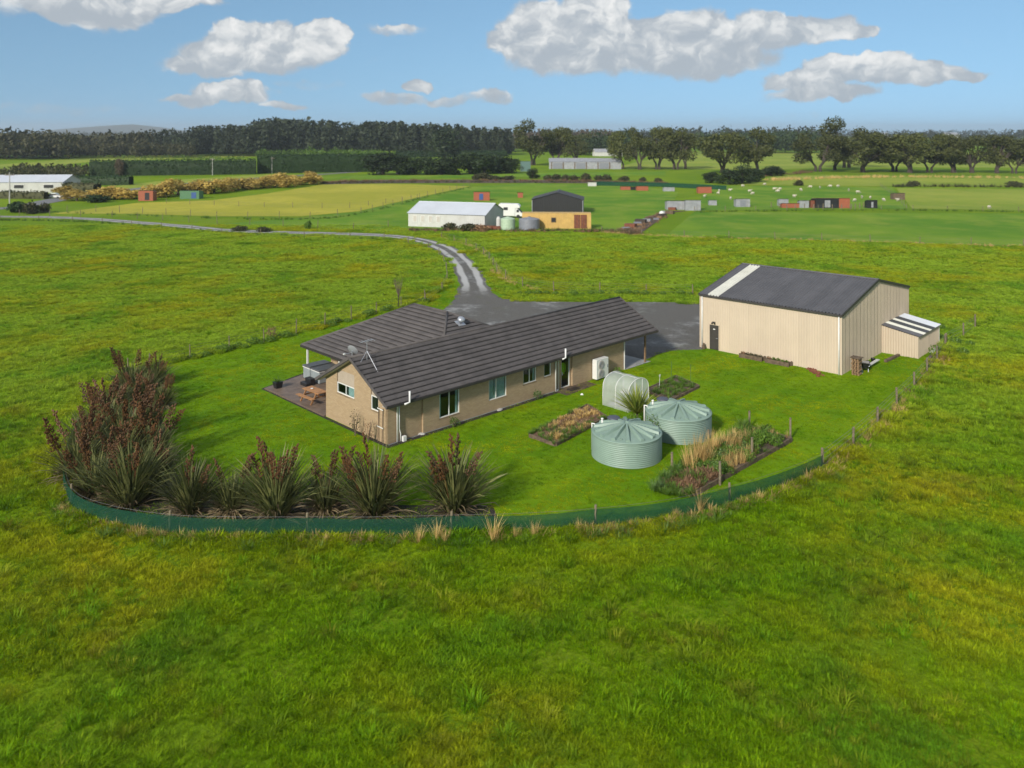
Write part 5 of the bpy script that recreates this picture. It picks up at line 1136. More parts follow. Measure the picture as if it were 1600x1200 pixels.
# ------------------------------------------------------------------ the neighbour's yard
def ribbed_box(parent, L_, D, h, mwall, pitch=.4):
    for pl, n in ((lambda x, d, z: (x, -d, z), L_), (lambda x, d, z: (x, D + d, z), L_)): link('wall', ribbed(0, n, lambda x: h, lambda x: 0, pl, pitch, .04), mwall, parent)
    for pl, n in ((lambda y, d, z: (-d, y, z), D), (lambda y, d, z: (L_ + d, y, z), D)): link('wall', ribbed(0, n, lambda x: h, lambda x: 0, pl, pitch, .04), mwall, parent)
def gable_shed(name, label, loc, rz, L_, D, he, hr, mw, mr, cat='shed', ridge='x', over=.25, group=None):
    t = tag(empty(name, loc, rz), label, cat, group)
    if ridge == 'x':
        pf = lambda y: he + (hr - he) * (1 - abs(y - D / 2) / (D / 2))
        for q, s in ((0, -1), (D, 1)): link('wall', ribbed(0, L_, lambda x: he, lambda x: 0, lambda x, d, z, q=q, s=s: (x, q + s * d, z), .4, .03), mw, t)
        for q, s in ((0, -1), (L_, 1)): link('wall', ribbed(0, D, pf, lambda y: 0, lambda y, d, z, q=q, s=s: (q + s * d, y, z), .4, .03), mw, t)
        for s in (0, 1):
            ye = -over if s == 0 else D + over; zz = he - (hr - he) / (D / 2) * over
            link('roof_sheet', ribbed(-over, L_ + over, lambda x: 1, lambda x: 0, lambda x, d, k, ye=ye, zz=zz: (x, ye + (D / 2 - ye) * k, zz + .05 + (hr - zz) * k + d), .35, .03), mr, t)
        MB().tube([(-over, D / 2, hr + .07), (L_ + over, D / 2, hr + .07)], .08, 6).build('ridge_cap', mr, t)
    else:
        pf = lambda x: he + (hr - he) * (1 - abs(x - L_ / 2) / (L_ / 2))
        for q, s in ((0, -1), (D, 1)): link('wall', ribbed(0, L_, pf, lambda x: 0, lambda x, d, z, q=q, s=s: (x, q + s * d, z), .4, .03), mw, t)
        for q, s in ((0, -1), (L_, 1)): link('wall', ribbed(0, D, lambda y: he, lambda y: 0, lambda y, d, z, q=q, s=s: (q + s * d, y, z), .4, .03), mw, t)
        for s in (0, 1):
            xe = -over if s == 0 else L_ + over; zz = he - (hr - he) / (L_ / 2) * over
            link('roof_sheet', ribbed(-over, D + over, lambda x: 1, lambda x: 0, lambda y, d, k, xe=xe, zz=zz: (xe + (L_ / 2 - xe) * k, y, zz + .05 + (hr - zz) * k + d), .35, .03), mr, t)
        MB().tube([(L_ / 2, -over, hr + .07), (L_ / 2, D + over, hr + .07)], .08, 6).build('ridge_cap', mr, t)
    return t
ws = gable_shed('long_white_shed', 'long low white shed with pale roof beside the yellow container', P(638, 353.6), R(-17), 15.6, 11.5, 2.6, 4.3, M['whitewall'], M['whiteroof'])
for k, x in enumerate((1.0, 2.6, 4.2, 5.8)):
    w = MB().box(x, x + .85, -.08, -.045, .9, 2.2).build('window', M['white'], ws); MB().box(x + .08, x + .77, -.095, -.085, .98, 2.12).build('pane', M['soffit'], w)
bs = gable_shed('black_shed', 'black-clad gable shed with dark roof behind the yellow container', P(831, 333.5), R(-6), 11.4, 9.5, 3.1, 4.7, M['blackwall'], M['darkroof'], ridge='y')
for x in (.0, 11.3): MB().box(x, x + .14, -.1, -.04, 0, 3.0).build('corner_flashing', M['iron'], bs)
MB().tube([(11.52, .3, 0), (11.52, .3, 3.0)], .06, 6).build('downpipe', M['iron'], bs); MB().box(11.43, 11.47, 3.0, 6.5, 0, 2.7).build('roller_door', M['darkroof'], bs)
ct = tag(empty('shipping_container', P(816, 357), R(-3)), 'yellow shipping container with rust-red doors in front of the black shed', 'container')
ribbed_box(ct, 12.9, 2.5, 2.85, M['yellow'], .3); MB().box(-.03, 12.93, -.03, 2.53, 2.85, 2.93).build('roof', M['yellow'], ct)
for x in (9.75, 11.0):
    d = MB().box(x, x + 1.15, -.10, -.045, .12, 2.65).build('door', M['rust'], ct)
    for q in (.3, .85): MB().tube([(x + q, -.125, .15), (x + q, -.125, 2.6)], .03, 6).build('lock_rod', M['oldwood'], d)
w = MB().box(5.45, 6.35, -.10, -.045, 1.2, 2.1).build('window', M['oldwood'], ct); MB().box(5.58, 6.22, -.115, -.105, 1.33, 1.97).build('pane', M['black'], w)
MB().box(12.75, 12.95, -.06, -.02, 0, 2.85).build('corner_post', M['yellow'], ct)
def round_tank(loc, r, h, m, label):
    t = tag(empty('storage_tank', loc), label, 'water tank'); pr = []
    for k in range(8): pr += [(r - .04, h * k / 8), (r, h * (k + .3) / 8), (r, h * (k + .75) / 8)]
    MB().lathe(pr + [(r - .04, h)], 36).build('wall', m, t, smooth=True); MB().lathe([(r - .04, h), (r * .6, h + .18), (.3, h + .3), (.28, h + .36)], 36, capt=True).build('top', m, t, smooth=True)
    MB().lathe([(.26, h + .36), (.24, h + .42)], 16, capt=True).build('hatch', M['hatch'], t)
round_tank(P(793.5, 358.5), 1.35, 2.05, M['pale_tank'], 'pale green round tank in front of the white shed')
round_tank(P(827, 358.5), 1.95, 2.0, M['grey_plastic'], 'dark grey round tank beside the pale green one'); round_tank(P(779, 357), .45, 1.9, M['whitewall'], 'slim white upright tank left of the pale green tank')
cv = tag(empty('camper_van', P(788, 340), R(-8)), 'white camper van with overcab bunk between the white shed and container', 'camper van')
cb_ = MB()
def extr(prof, y0, y1, mb): n = len(prof); mb.add([(x, y0, z) for x, z in prof] + [(x, y1, z) for x, z in prof], [tuple(range(n)), tuple(reversed(range(n, 2 * n)))] + [((i + 1) % n, i, n + i, n + (i + 1) % n) for i in range(n)]); return mb
extr([(-1.0, .45), (2.35, .45), (2.5, 2.1), (3.4, 2.15), (3.5, 2.55), (3.0, 3.0), (-.9, 3.05), (-1.1, 2.8)], -1.05, 1.05, cb_).build('body', M['white'], cv, bevel=.06)
extr([(2.3, .4), (4.0, .4), (4.1, .95), (3.75, 1.15), (2.95, 2.05), (2.3, 2.08)], -.92, .92, MB()).build('cab', M['white'], cv, bevel=.05)
MB().add([(3.73, -.78, 1.22), (3.73, .78, 1.22), (3.02, .78, 2.02), (3.02, -.78, 2.02)], [(0, 1, 2, 3)]).build('windscreen', M['black'], cv).location = (.03, 0, .02)
MB().box(2.75, 3.25, -.94, -.925, 1.25, 1.8).build('side_window', M['black'], cv); MB().box(.0, .9, -1.075, -1.055, 1.7, 2.3).build('side_window', M['black'], cv)
for x in (-.1, 3.1):
    for y in (-.9, .9):
        w = MB().lathe([(.2, -.11), (.36, -.11), (.38, 0), (.36, .11), (.2, .11)], 18, capb=True, capt=True).build('wheel', M['black'], cv, loc=(x, y, .38)); w.rotation_euler = (R(90), 0, 0)
for y in (-.65, .65): MB().box(4.06, 4.1, y - .15, y + .15, .72, .92).build('headlight', M['zinc'], cv)
def hut(loc, rz, L_, D, h, mw, mr, label, front=None, mono=.3, cat='hut', group='small animal huts'):
    t = tag(empty('animal_hut', loc, rz), label, cat, group); mb = MB()
    mb.add([(0, 0, 0), (L_, 0, 0), (L_, D, 0), (0, D, 0), (0, 0, h), (L_, 0, h), (L_, D, h - mono), (0, D, h - mono)], [(0, 1, 5, 4), (1, 2, 6, 5), (2, 3, 7, 6), (3, 0, 4, 7)]); mb.build('wall', mw, t)
    link('roof_sheet', ribbed(-.15, L_ + .15, lambda x: 1, lambda x: 0, lambda x, d, k: (x, -.2 + (D + .35) * k, h + .03 + mono * .2 - mono * 1.2 * k + d), .3, .03), mr, t)
    if front: MB().box(L_ * front[0], L_ * front[1], -.05, -.01, .1 * h, .8 * h).build('opening', M[front[2]], t)
    return t
def phut(u0, u1, v, vt, mw, mr, label, front=None, D=None, rz=0):
    a = P(u0, v); b = P(u1, v); hut(a, R(rz), b.x - a.x, D or max(1.2, (b.x - a.x) * .6), (v - vt) / (v - HOR) * CH, M[mw], M[mr], label, front)
phut(740, 765, 313.5, 300, 'orange', 'darkroof', 'orange hut with dark roof in the paddock behind the white shed', (.35, .6, 'blue'))
phut(809, 817, 309, 301, 'orange', 'rust', 'small red play hut left of the black shed'); phut(919, 932, 291, 285, 'whitewall', 'whiteroof', 'small white hut behind the black shed')
phut(970, 985, 297, 291.5, 'orange', 'orange', 'low orange hut, leftmost in the far row'); phut(986, 995, 297, 292, 'blackwall', 'darkroof', 'low black hut between two orange huts'); phut(995, 1013, 298, 291, 'orange', 'pink', 'low orange hut right of the black one')
phut(1037, 1054, 299, 292.5, 'iron', 'whiteroof', 'pale grey hut right of the orange huts'); phut(1091, 1112, 302, 292, 'orange', 'orange', 'orange hut by the green net near the conifers')
phut(1042, 1069, 328, 314, 'iron', 'iron', 'large corrugated iron hut at the end of the junk plot', (.1, .9, 'iron')); phut(1071, 1095, 329, 313, 'iron', 'zinc', 'shiny corrugated hut next to the iron hut')
phut(1108, 1120, 321, 313, 'iron', 'zinc', 'smallest grey hut alone in the paddock'); phut(1150, 1172, 323.5, 311, 'iron', 'iron', 'lone grey iron hut between paddock and yards', (.3, .7, 'grey_plastic'))
phut(1217, 1232, 322, 311, 'iron', 'iron', 'grey hut at the left end of the yards'); phut(1222, 1249, 325, 318, 'orange', 'rust', 'long low orange hut in the yards', D=1.5)
phut(1249, 1264, 325, 313.5, 'iron', 'zinc', 'grey hut between the orange and black ones'); phut(1267, 1275, 325, 313, 'rust', 'rust', 'narrow red hut against the big black hut')
phut(1275, 1311, 325.5, 310, 'blackwall', 'pink', 'wide black hut with faded red roof in the yards', (.38, .62, 'iron')); phut(1311, 1328, 325.5, 310, 'orange', 'pink', 'orange hut right of the wide black hut')
phut(1355, 1371, 325.5, 313, 'blackwall', 'iron', 'black hut with pale roof at the right end of the yards', (.4, .6, 'iron')); phut(1396, 1414, 312, 302, 'oldwood', 'iron', 'old timber shelter by the paddock fence')
phut(216, 239, 314, 298, 'orange', 'whiteroof', 'red and white hut below the golden willows', (.45, .75, 'blackwall')); phut(281, 311, 311, 298, 'green_paint', 'iron', 'green hut with a blue drum below the willows', (.6, .85, 'blue'))
phut(813, 829, 268, 252, 'teal', 'teal', 'tall teal shed at the end of the dark trees')
fence('timber rail yard around the huts', [P(1205, 324), P(1240, 327), P(1330, 327), P(1352, 324)], 2.2, 1.3, .1, (.4, .8, 1.2))
fence('dark net fence behind the orange huts', [P(930, 289), P(1035, 291), P(1135, 296)], 6, 1.4, .07)
mbn = MB(); a, b, c = P(930, 290), P(1035, 292), P(1135, 297)
for p, q in ((a, b), (b, c)): mbn.bar(p + Vector((0, 0, .75)), q + Vector((0, 0, .75)), .02, 1.4)
tag(mbn.build('windbreak_net', M['net']), 'strip of dark green netting behind the low orange huts', 'net')
# junk plot between the container and the huts
sheet('junk_plot_soil', [P(*q) for q in [(975, 362), (1000, 366), (1045, 333), (1075, 330), (1040, 330), (1005, 342)]], .075, M['dirt'])
g = random.Random(9)
JK = [('crate', 'iron'), ('crate', 'oldwood'), ('crate', 'rust'), ('crate', 'grey_plastic'), ('crate', 'timber'), ('crate', 'bark')]
JL = []
for k in range(16): JL.append((978 + k * 5.2 + g.uniform(-3, 3), 360 - k * 2.1 + g.uniform(-3, 3)))
for k, (u, v) in enumerate(sorted(JL)):
    s = g.uniform(.5, 1.1); t = MB().box(-s, s, -s * .6, s * .6, 0, s * .7).box(-s * 1.05, s * 1.05, -s * .64, -s * .6, s * .15, s * .3).box(-s * 1.05, s * 1.05, -s * .64, -s * .6, s * .45, s * .6).box(-s * 1.03, s * 1.03, -s * .63, s * .63, s * .7, s * .76)
    o = t.build('junk_crate', M[JK[k % 6][1]], loc=P(u, v), rz=g.uniform(-.6, .6)); tag(o, '%s old crate from the left in the junk plot beyond the container' % ORD[k], 'crate', 'crates in the junk plot')
shrubs = MB()
o = MB().lathe([(.02, 0), (.5, .15), (.6, .5), (.45, .9), (.02, 1.05)], 14).build('white_drum', M['white'], loc=P(1034, 337), smooth=True); tag(o, 'round white drum beside the junk plot', 'drum')
rubble('scrap_heap', P(765, 358), 2.2, 1.2, 60, .9, M['rust'], 4, 'rusty brown scrap heap left of the pale green tank', 'scrap')
# buildings farther off
gb = gable_shed('long_barn', 'long grey open-fronted barn under the far trees', P(858, 264), R(-3), 36, 12, 3.6, 5.2, M['iron'], M['iron'], 'barn')
for k in range(6): MB().box(1 + k * 5.8, 1.5 + k * 5.8, -.12, -.05, 0, 3.4).build('post', M['oldwood'], gb)
for k in range(3): MB().box(2 + k * 11.6, 6.5 + k * 11.6, -.09, -.045, .1, 3.0).build('bay', M['grey_plastic'], gb)
gable_shed('far_house', 'small far house with pale roof behind the long barn', P(930, 244), R(8), 22, 9, 3.2, 5.6, M['whitewall'], M['iron'], 'house')
lh = gable_shed('white_house', 'low white-roofed house at the left edge of the picture', P(-45, 302), R(6), 26, 13, 3.2, 5.0, M['whitewall'], M['whiteroof'], 'house')
for x in (12, 20.5): w = MB().box(x, x + 3.0, -.1, -.045, 1.3, 2.5).build('window', M['white'], lh); MB().box(x + .12, x + 2.88, -.115, -.105, 1.4, 2.4).build('pane', M['black'], w)
for u, v, u2, lb in ((1358, 216, 1392, 'far pale barn left of the big dark tree'), (1480, 217, 1500, 'far pale barn near the right horizon')):
    gable_shed('far_barn', lb, P(u, v + 1), 0, (u2 - u) / F * P(u, v + 1).y, 40, 14, 20, M['whitewall'], M['iron'], 'barn')
# parked white car at the left
for k, (u, v, lb) in enumerate(((298 * .2625 + 0, 311, 'white car parked left of the golden willows'),)):
    t = tag(empty('parked_car', P(72, 310), R(4)), lb, 'car')
    extr([(0, .3), (4.3, .3), (4.35, .75), (3.4, .9), (2.8, 1.4), (1.2, 1.42), (.5, .95), (0, .9)], -.85, .85, MB()).build('body', M['white'], t, bevel=.06)
    MB().box(1.1, 3.0, -.87, -.855, .95, 1.3).build('side_window', M['black'], t)
    for x in (.8, 3.5):
        for y in (-.8, .8): w = MB().lathe([(.1, -.1), (.3, -.1), (.31, 0), (.3, .1), (.1, .1)], 14, capb=True, capt=True).build('wheel', M['black'], t, loc=(x, y, .31)); w.rotation_euler = (R(90), 0, 0)
def pole(u, v, h, label):
    t = tag(empty('power_pole', P(u, v)), label, 'power pole', 'power poles'); MB().tube([(0, 0, 0), (0, 0, h)], [.16, .11], 8).build('pole', M['stonechip'], t); MB().box(-1.2, 1.2, -.07, .07, h - .8, h - .62).build('crossarm', M['oldwood'], t)
    for x in (-1, -.4, .4, 1): MB().lathe([(.05, 0), (.07, .1), (.03, .18)], 8, c=(x, 0, h - .62)).build('insulator', M['white'], t)
pole(332, 274, 7.5, 'power pole before the long clipped hedge, left one'); pole(425, 271, 7.5, 'power pole before the long clipped hedge, middle one'); pole(529, 268, 8, 'power pole near the road bend'); pole(556, 267, 8, 'power pole right at the road bend'); pole(15, 318, 8, 'tall pole in front of the white house')

# ------------------------------------------------------------------ sheep
def loft(mb, secs, n=10):
    b = len(mb.v)
    for (x, z, ry, rz) in secs:
        for k in range(n): a = 2 * math.pi * k / n; mb.v.append((x, ry * math.cos(a), z + rz * math.sin(a)))
    for i in range(len(secs) - 1):
        for k in range(n): mb.f.append((b + i * n + k, b + i * n + (k + 1) % n, b + (i + 1) * n + (k + 1) % n, b + (i + 1) * n + k))
    mb.f.append(tuple(b + k for k in reversed(range(n)))); mb.f.append(tuple(b + (len(secs) - 1) * n + k for k in range(n)))
def sheep_mesh(graze):
    mb = MB(); hz = .28 if graze else .82
    loft(mb, [(-.58, .62, .06, .08), (-.52, .62, .2, .22), (-.3, .6, .29, .30), (0, .58, .31, .31), (.28, .6, .27, .29), (.45, .64, .18, .22), (.58, .60 if graze else .74, .12, .15), (.70, (.60 + hz) / 2, .09, .12), (.82, hz + .06, .085, .10), (.96, hz - .02, .055, .06), (1.02, hz - .04, .03, .035)])
    for x, y in ((-.36, .15), (-.36, -.15), (.32, .13), (.32, -.13)):
        back = x < 0
        mb.tube([(x, y, .5), (x + (.06 if back else -.01), y, .36), (x + (-.05 if back else .01), y, .2), (x, y, 0)], [.11, .07, .04, .035], 6)
    for s in (-1, 1): mb.tube([(.80, s * .06, hz + .12), (.78, s * .18, hz + .10)], [.035, .01], 5)
    mb.tube([(-.56, 0, .66), (-.64, 0, .45)], [.05, .02], 5)
    return mb.mesh('sheep', True)
sm = [sheep_mesh(True), sheep_mesh(False)]
SH = [(330, 400), (326, 411), (375, 398), (270, 424), (378, 433), (428, 380), (457, 402), (470, 412), (520, 373), (560, 393), (575, 402), (670, 396), (710, 384), (750, 386), (793, 381), (825, 381), (870, 398), (908, 406), (643, 424), (895, 441), (925, 428), (1015, 439), (1075, 440), (960, 430), (1455, 471), (583, 393)]
for k, (x, y) in enumerate(sorted(SH)):
    o = link('sheep', sm[k % 3 == 0], M['wool'], loc=P(1000 + x / 2.667, 150 + y / 2.667) + Vector((0, 0, .04)), rz=rnd.uniform(0, 6.28)); o.scale = (.95,) * 3
    tag(o, '%s white sheep from the left in the far paddock, %s' % (ORD[k], 'head raised' if k % 3 == 0 else 'grazing'), 'sheep', 'sheep in the far paddock')

# ------------------------------------------------------------------ trees
def crown_mesh(blobs, n, size, seed, inner=.55):
    g = np.random.default_rng(seed); B = np.array(blobs, float); wgt = (B[:, 3] * B[:, 4]); wgt /= wgt.sum(); idx = g.choice(len(B), n, p=wgt)
    d = g.normal(size=(n, 3)); d /= np.linalg.norm(d, axis=1)[:, None]; r = (inner + (1.05 - inner) * g.uniform(size=n) ** .6)[:, None]
    c = B[idx, :3] + d * r * np.stack([B[idx, 3], B[idx, 3], B[idx, 4]], 1); c += g.normal(size=c.shape) * size * .4; c[:, 2] = np.maximum(c[:, 2], .1)
    return cards(c, d, size, g, .7)
def tree_proto(kind, seed):
    g = random.Random(seed); mb = MB(); blobs = []
    if kind == 'gum':                           # spreading crown on bare, forking trunks
        H_ = 18
        for s in range(g.choice((2, 3, 3))):
            a = g.uniform(0, 6.28); b0 = Vector((math.cos(a) * .8, math.sin(a) * .8, 0)); k1 = b0 + Vector((math.cos(a) * .9, math.sin(a) * .9, 3.6)); mb.tube([b0, b0 * .9 + Vector((0, 0, 2)), k1], [.5, .4, .32], 7)
            for j in range(7):
                a2 = a + g.uniform(-1.3, 1.3); zz_ = g.uniform(1.6, 11); rr = g.uniform(.6, 1) * 6.0 * math.sqrt(max(.1, 1 - ((zz_ - 4.5) / 7.5) ** 2)); top = k1 + Vector((math.cos(a2) * rr, math.sin(a2) * rr, zz_)); mb.tube([k1, (k1 + top) / 2 + Vector((0, 0, .6)), top], [.26, .17, .06], 6)
                R_ = g.uniform(1.7, 3.0); blobs.append((top.x, top.y, top.z, R_, R_ * .8))
        n, size = 5200, .55
    elif kind == 'round':                       # dense evergreen, foliage to the ground
        mb.tube([(0, 0, 0), (0, 0, 5), (.3, 0, 8)], [.45, .3, .1], 7)
        for k in range(15): a = g.uniform(0, 6.28); z = g.uniform(1.0, 8.5); rr = (1 - abs(z - 3.5) / 7.5) * 3.6 * g.uniform(.4, 1); R_ = g.uniform(1.3, 2.2); blobs.append((math.cos(a) * rr, math.sin(a) * rr, z, R_, R_))
        n, size = 2600, .5
    elif kind == 'cone':
        mb.tube([(0, 0, 0), (0, 0, 11), (0, 0, 15.5)], [.4, .2, .04], 7)
        for k in range(26): z = 1 + 14 * k / 26; a = k * 2.4; rr = (1 - z / 16) * 2.6; R_ = .7 + (1 - z / 16) * 1.1; blobs.append((math.cos(a) * rr, math.sin(a) * rr, z, R_, R_ * .7))
        n, size = 2400, .5
    elif kind == 'willow':
        mb.tube([(0, 0, 0), (.1, 0, 1.5)], [.2, .12], 6)
        for k in range(9):
            a = g.uniform(0, 6.28); rr = g.uniform(.3, 1.8); z = g.uniform(1.2, 3.6); mb.tube([(0, 0, .6), (math.cos(a) * rr, math.sin(a) * rr, z)], [.08, .02], 5); R_ = g.uniform(.7, 1.2); blobs.append((math.cos(a) * rr, math.sin(a) * rr, z, R_, R_ * 1.2))
        n, size = 1500, .36
    else:                                       # bush
        mb.tube([(0, 0, 0), (0, .1, .8)], [.12, .05], 6)
        for k in range(6): a = g.uniform(0, 6.28); rr = g.uniform(0, .9); R_ = g.uniform(.6, .95); blobs.append((math.cos(a) * rr, math.sin(a) * rr, R_ * .8, R_, R_ * .8))
        n, size = 700, .26
    c = crown_mesh(blobs, n, size, seed); tm = mb.mesh('trunk')
    V = np.zeros(len(c.vertices) * 3); c.vertices.foreach_get('co', V); V = V.reshape(-1, 3)
    return c, tm, V[:, 2].max(), np.percentile(np.abs(V[:, 0]), 98)
PT = {k: [tree_proto(k, 400 + i * 13 + j * 101) for i in range(n)] for j, (k, n) in enumerate((('gum', 4), ('round', 3), ('cone', 2), ('willow', 3), ('bush', 3)))}
PT = {k: v for k, v in PT.items()}
def tree(kind, u, v, vt, wpx, mname, label, group, i=0, name=None, cat='tree'):
    p = P(u, v); c, tm, h, w = PT[kind][i % len(PT[kind])]
    hh = (v - vt) / (v - HOR) * CH; ww = wpx / 2 / F * p.y
    t = tag(empty(name or {'gum': 'spreading_tree', 'round': 'evergreen_tree', 'cone': 'conifer', 'willow': 'golden_willow', 'bush': 'bush'}[kind], p, rnd.uniform(0, 6.28)), label, cat, group)
    t.scale = (ww / w, ww / w, hh / h)
    if not tm.materials: tm.materials.append(M['bark'])
    link('trunk', tm, None, t)
    o = link('crown', c, None, t)
    if not c.materials: c.materials.append(M[mname])
    o.material_slots[0].link = 'OBJECT'; o.material_slots[0].material = M[mname]
    return t
ROWR = [(1278, 268, 206, 62), (1302, 266, 212, 48), (1345, 269, 206, 78), (1322, 262, 180, 74), (1398, 268, 213, 52), (1424, 270, 206, 64), (1452, 270, 206, 58), (1492, 270, 207, 68), (1518, 270, 210, 50), (1555, 271, 209, 56), (1585, 271, 211, 50), (1615, 271, 212, 50)]
for k, (u, v, vt, w) in enumerate(sorted(ROWR)): tree('gum', u, v, vt, w * 1.22, 'tree', '%s big spreading tree from the left in the right-hand row' % ORD[k], 'row of spreading trees on the right', k)
ROWM = [(976, 264, 203, 40), (1000, 265, 196, 46), (1028, 265, 195, 50), (1056, 265, 198, 52), (1072, 264, 203, 36)]
for k, (u, v, vt, w) in enumerate(ROWM): tree('gum', u, v, vt, w * 1.15, 'tree', '%s tree from the left in the middle grove beyond the barn' % ORD[k], 'grove beyond the barn', k + 1)
for k, (u, v, vt, w, lb) in enumerate(((832, 258, 184, 70, 'tallest dark tree left of the long barn'), (868, 257, 196, 52, 'tree just right of the tallest one by the barn'), (900, 252, 208, 60, 'low tree behind the long barn roof'), (1130, 270, 205, 76, 'broad tree left of the tall one by the conifers'), (1185, 271, 197, 78, 'tall leaning tree above the dark conifers'))):
    tree('gum', u, v, vt, w, 'tree', lb, 'big trees by the barn', k + 2)
tree('round', 697, 249, 197, 50, 'tree2', 'dense dark evergreen standing above the tree belt', 'evergreens', 1)
EV = [(598, 273, 237, 44), (622, 273, 240, 36), (645, 273, 243, 36), (668, 273, 244, 34), (690, 273, 244, 34), (712, 273, 240, 34), (735, 272, 236, 36), (757, 272, 238, 36), (780, 271, 240, 40), (800, 271, 247, 24)]
for k, (u, v, vt, w) in enumerate(EV): tree('round', u, v, vt, w * 1.3, 'tree2', '%s dark evergreen from the left in the belt beside the road' % ORD[k], 'evergreen belt beside the road', k)
for k, (u, v, vt, w) in enumerate(((1112, 286, 268, 26), (1140, 288, 262, 34), (1160, 287, 256, 34), (1178, 284, 262, 30), (1205, 275, 258, 34))): tree('round', u, v, vt, w, 'tree2', '%s dark round conifer from the left below the leaning tree' % ORD[k], 'dark conifers by the sheep paddock', k)
tree('round', 832, 279, 262, 20, 'tree2', 'small round dark tree in front of the teal shed', 'small trees', 2)
g = random.Random(12); WL = [(105, 305, 290, 30), (120, 314, 297, 34), (160, 312, 295, 36), (180, 311, 290, 40), (205, 311, 292, 36)] + [(240 + k * 19, 309 - k * 1.6 + g.uniform(-1.5, 1.5), 283 - k * 1.0 + g.uniform(-4, 3), 34) for k in range(14)]
for k, (u, v, vt, w) in enumerate(sorted(WL)): tree('willow', u, v, vt, w * 1.3, 'willow', '%s golden leafless willow from the left along the road paddock' % ORD[k], 'row of golden willows', k)
BU = [(855, 281, 272, 14), (868, 281, 271, 16), (885, 282, 272, 16), (897, 282, 272, 14), (915, 282, 269, 16), (935, 282, 273, 18), (950, 282, 271, 16), (975, 283, 274, 16), (1005, 284, 276, 12), (1030, 285, 277, 14), (745, 281, 271, 14), (757, 280, 268, 20), (773, 281, 273, 22), (795, 281, 274, 24)]
for k, (u, v, vt, w) in enumerate(sorted(BU)): tree('bush', u, v, vt, w, 'bush', '%s scrubby bush from the left along the ditch bank' % ORD[k], 'bushes along the ditch bank', k)
B2 = [(25, 332, 313, 34, 'hedge', 'dark bush left of the track gateway'), (48, 334, 312, 24, 'bush', 'brown bush at the track gateway'), (68, 332, 315, 16, 'bush', 'narrow bush right of the gateway'), (150, 316, 303, 36, 'hedge', 'dark green bush under the first willows'), (375, 361, 352, 24, 'bush', 'low bush beside the drive track, left one'), (412, 362, 353, 20, 'bush', 'low bush beside the drive track, right one'), (482, 358, 343, 11, 'weeds', 'small round sapling by the track'), (700, 359, 346, 24, 'bush', 'scrubby bush before the white shed, left one'), (730, 360, 348, 30, 'bush', 'scrubby bush before the white shed, middle one'), (752, 360, 350, 26, 'dead_stem', 'reddish bush before the white shed, right one'),
      (1425, 291, 281, 20, 'bush', 'brown bush at the yard corner on the right'), (1248, 290, 280, 14, 'bush', 'small scrub bush beyond the sheep'), (1583, 291, 282, 24, 'bush', 'scrub bush near the right edge')]
for k, (u, v, vt, w, mm, lb) in enumerate(B2): tree('bush', u, v, vt, w, mm, lb, 'single bushes', k, cat='bush')
tree('round', 186, 275, 247, 14, 'brownwood', 'pale bare tree in front of the long clipped hedge', 'single trees', 0)
for k, (u, v, lb) in enumerate(((935, 276, 'first'),)): pass
# clipped hedges
def hedge(label, a, b, h, w, m, dens=2.6, size=.5, rough=.25, name='clipped_hedge'):
    d = b - a; L_ = d.length; ang_ = math.atan2(d.y, d.x); t = tag(empty(name, a, ang_), label, 'hedge'); g = np.random.default_rng(int(L_ * 7))
    nx = max(2, int(L_ / 1.2)); V = []; Q = []
    ring = [(-w / 2, 0), (-w / 2, h * .5), (-w / 2 * .92, h * .95), (0, h), (w / 2 * .92, h * .95), (w / 2, h * .5), (w / 2, 0)]
    for i in range(nx + 1):
        for (y, z) in ring: V.append((L_ * i / nx, y * .94 + g.normal() * rough * .3, max(0, z * .96 + g.normal() * rough * .4 * (z > 0))))
    n = 7; Q = [(i * n + k, i * n + k + 1, (i + 1) * n + k + 1, (i + 1) * n + k) for i in range(nx) for k in range(6)]
    me = npmesh('hedge_core', V, Q); link('branches', me, M[m], t)
    cnt = int(min(16000, L_ * (2 * h + w) * dens)); s = g.uniform(0, 2 * h + w, cnt); y = np.where(s < h, -w / 2, np.where(s < h + w, s - h - w / 2, w / 2)); z = np.where(s < h, s, np.where(s < h + w, h, 2 * h + w - s))
    nr = np.stack([np.zeros(cnt), np.where(s < h, -1., np.where(s < h + w, 0, 1.)), np.where((s >= h) & (s < h + w), 1., .2)], 1); x = g.uniform(0, L_, cnt)
    bump_ = rough * (np.sin(x * .7) + np.sin(x * 1.9 + 1) + np.sin(x * .23)) / 2.0
    c = np.stack([x, y + g.normal(0, .12, cnt), np.maximum(.05, z * (1 + .0 * x) + (z > h * .8) * bump_ + g.normal(0, .12, cnt))], 1)
    link('foliage', cards(c, nr, size, g, .8), M[m], t); return t
def ph(u0, v0, u1, v1): return P(u0, v0), P(u1, v1)
def hgt(v, vt): return (v - vt) / (v - HOR) * CH
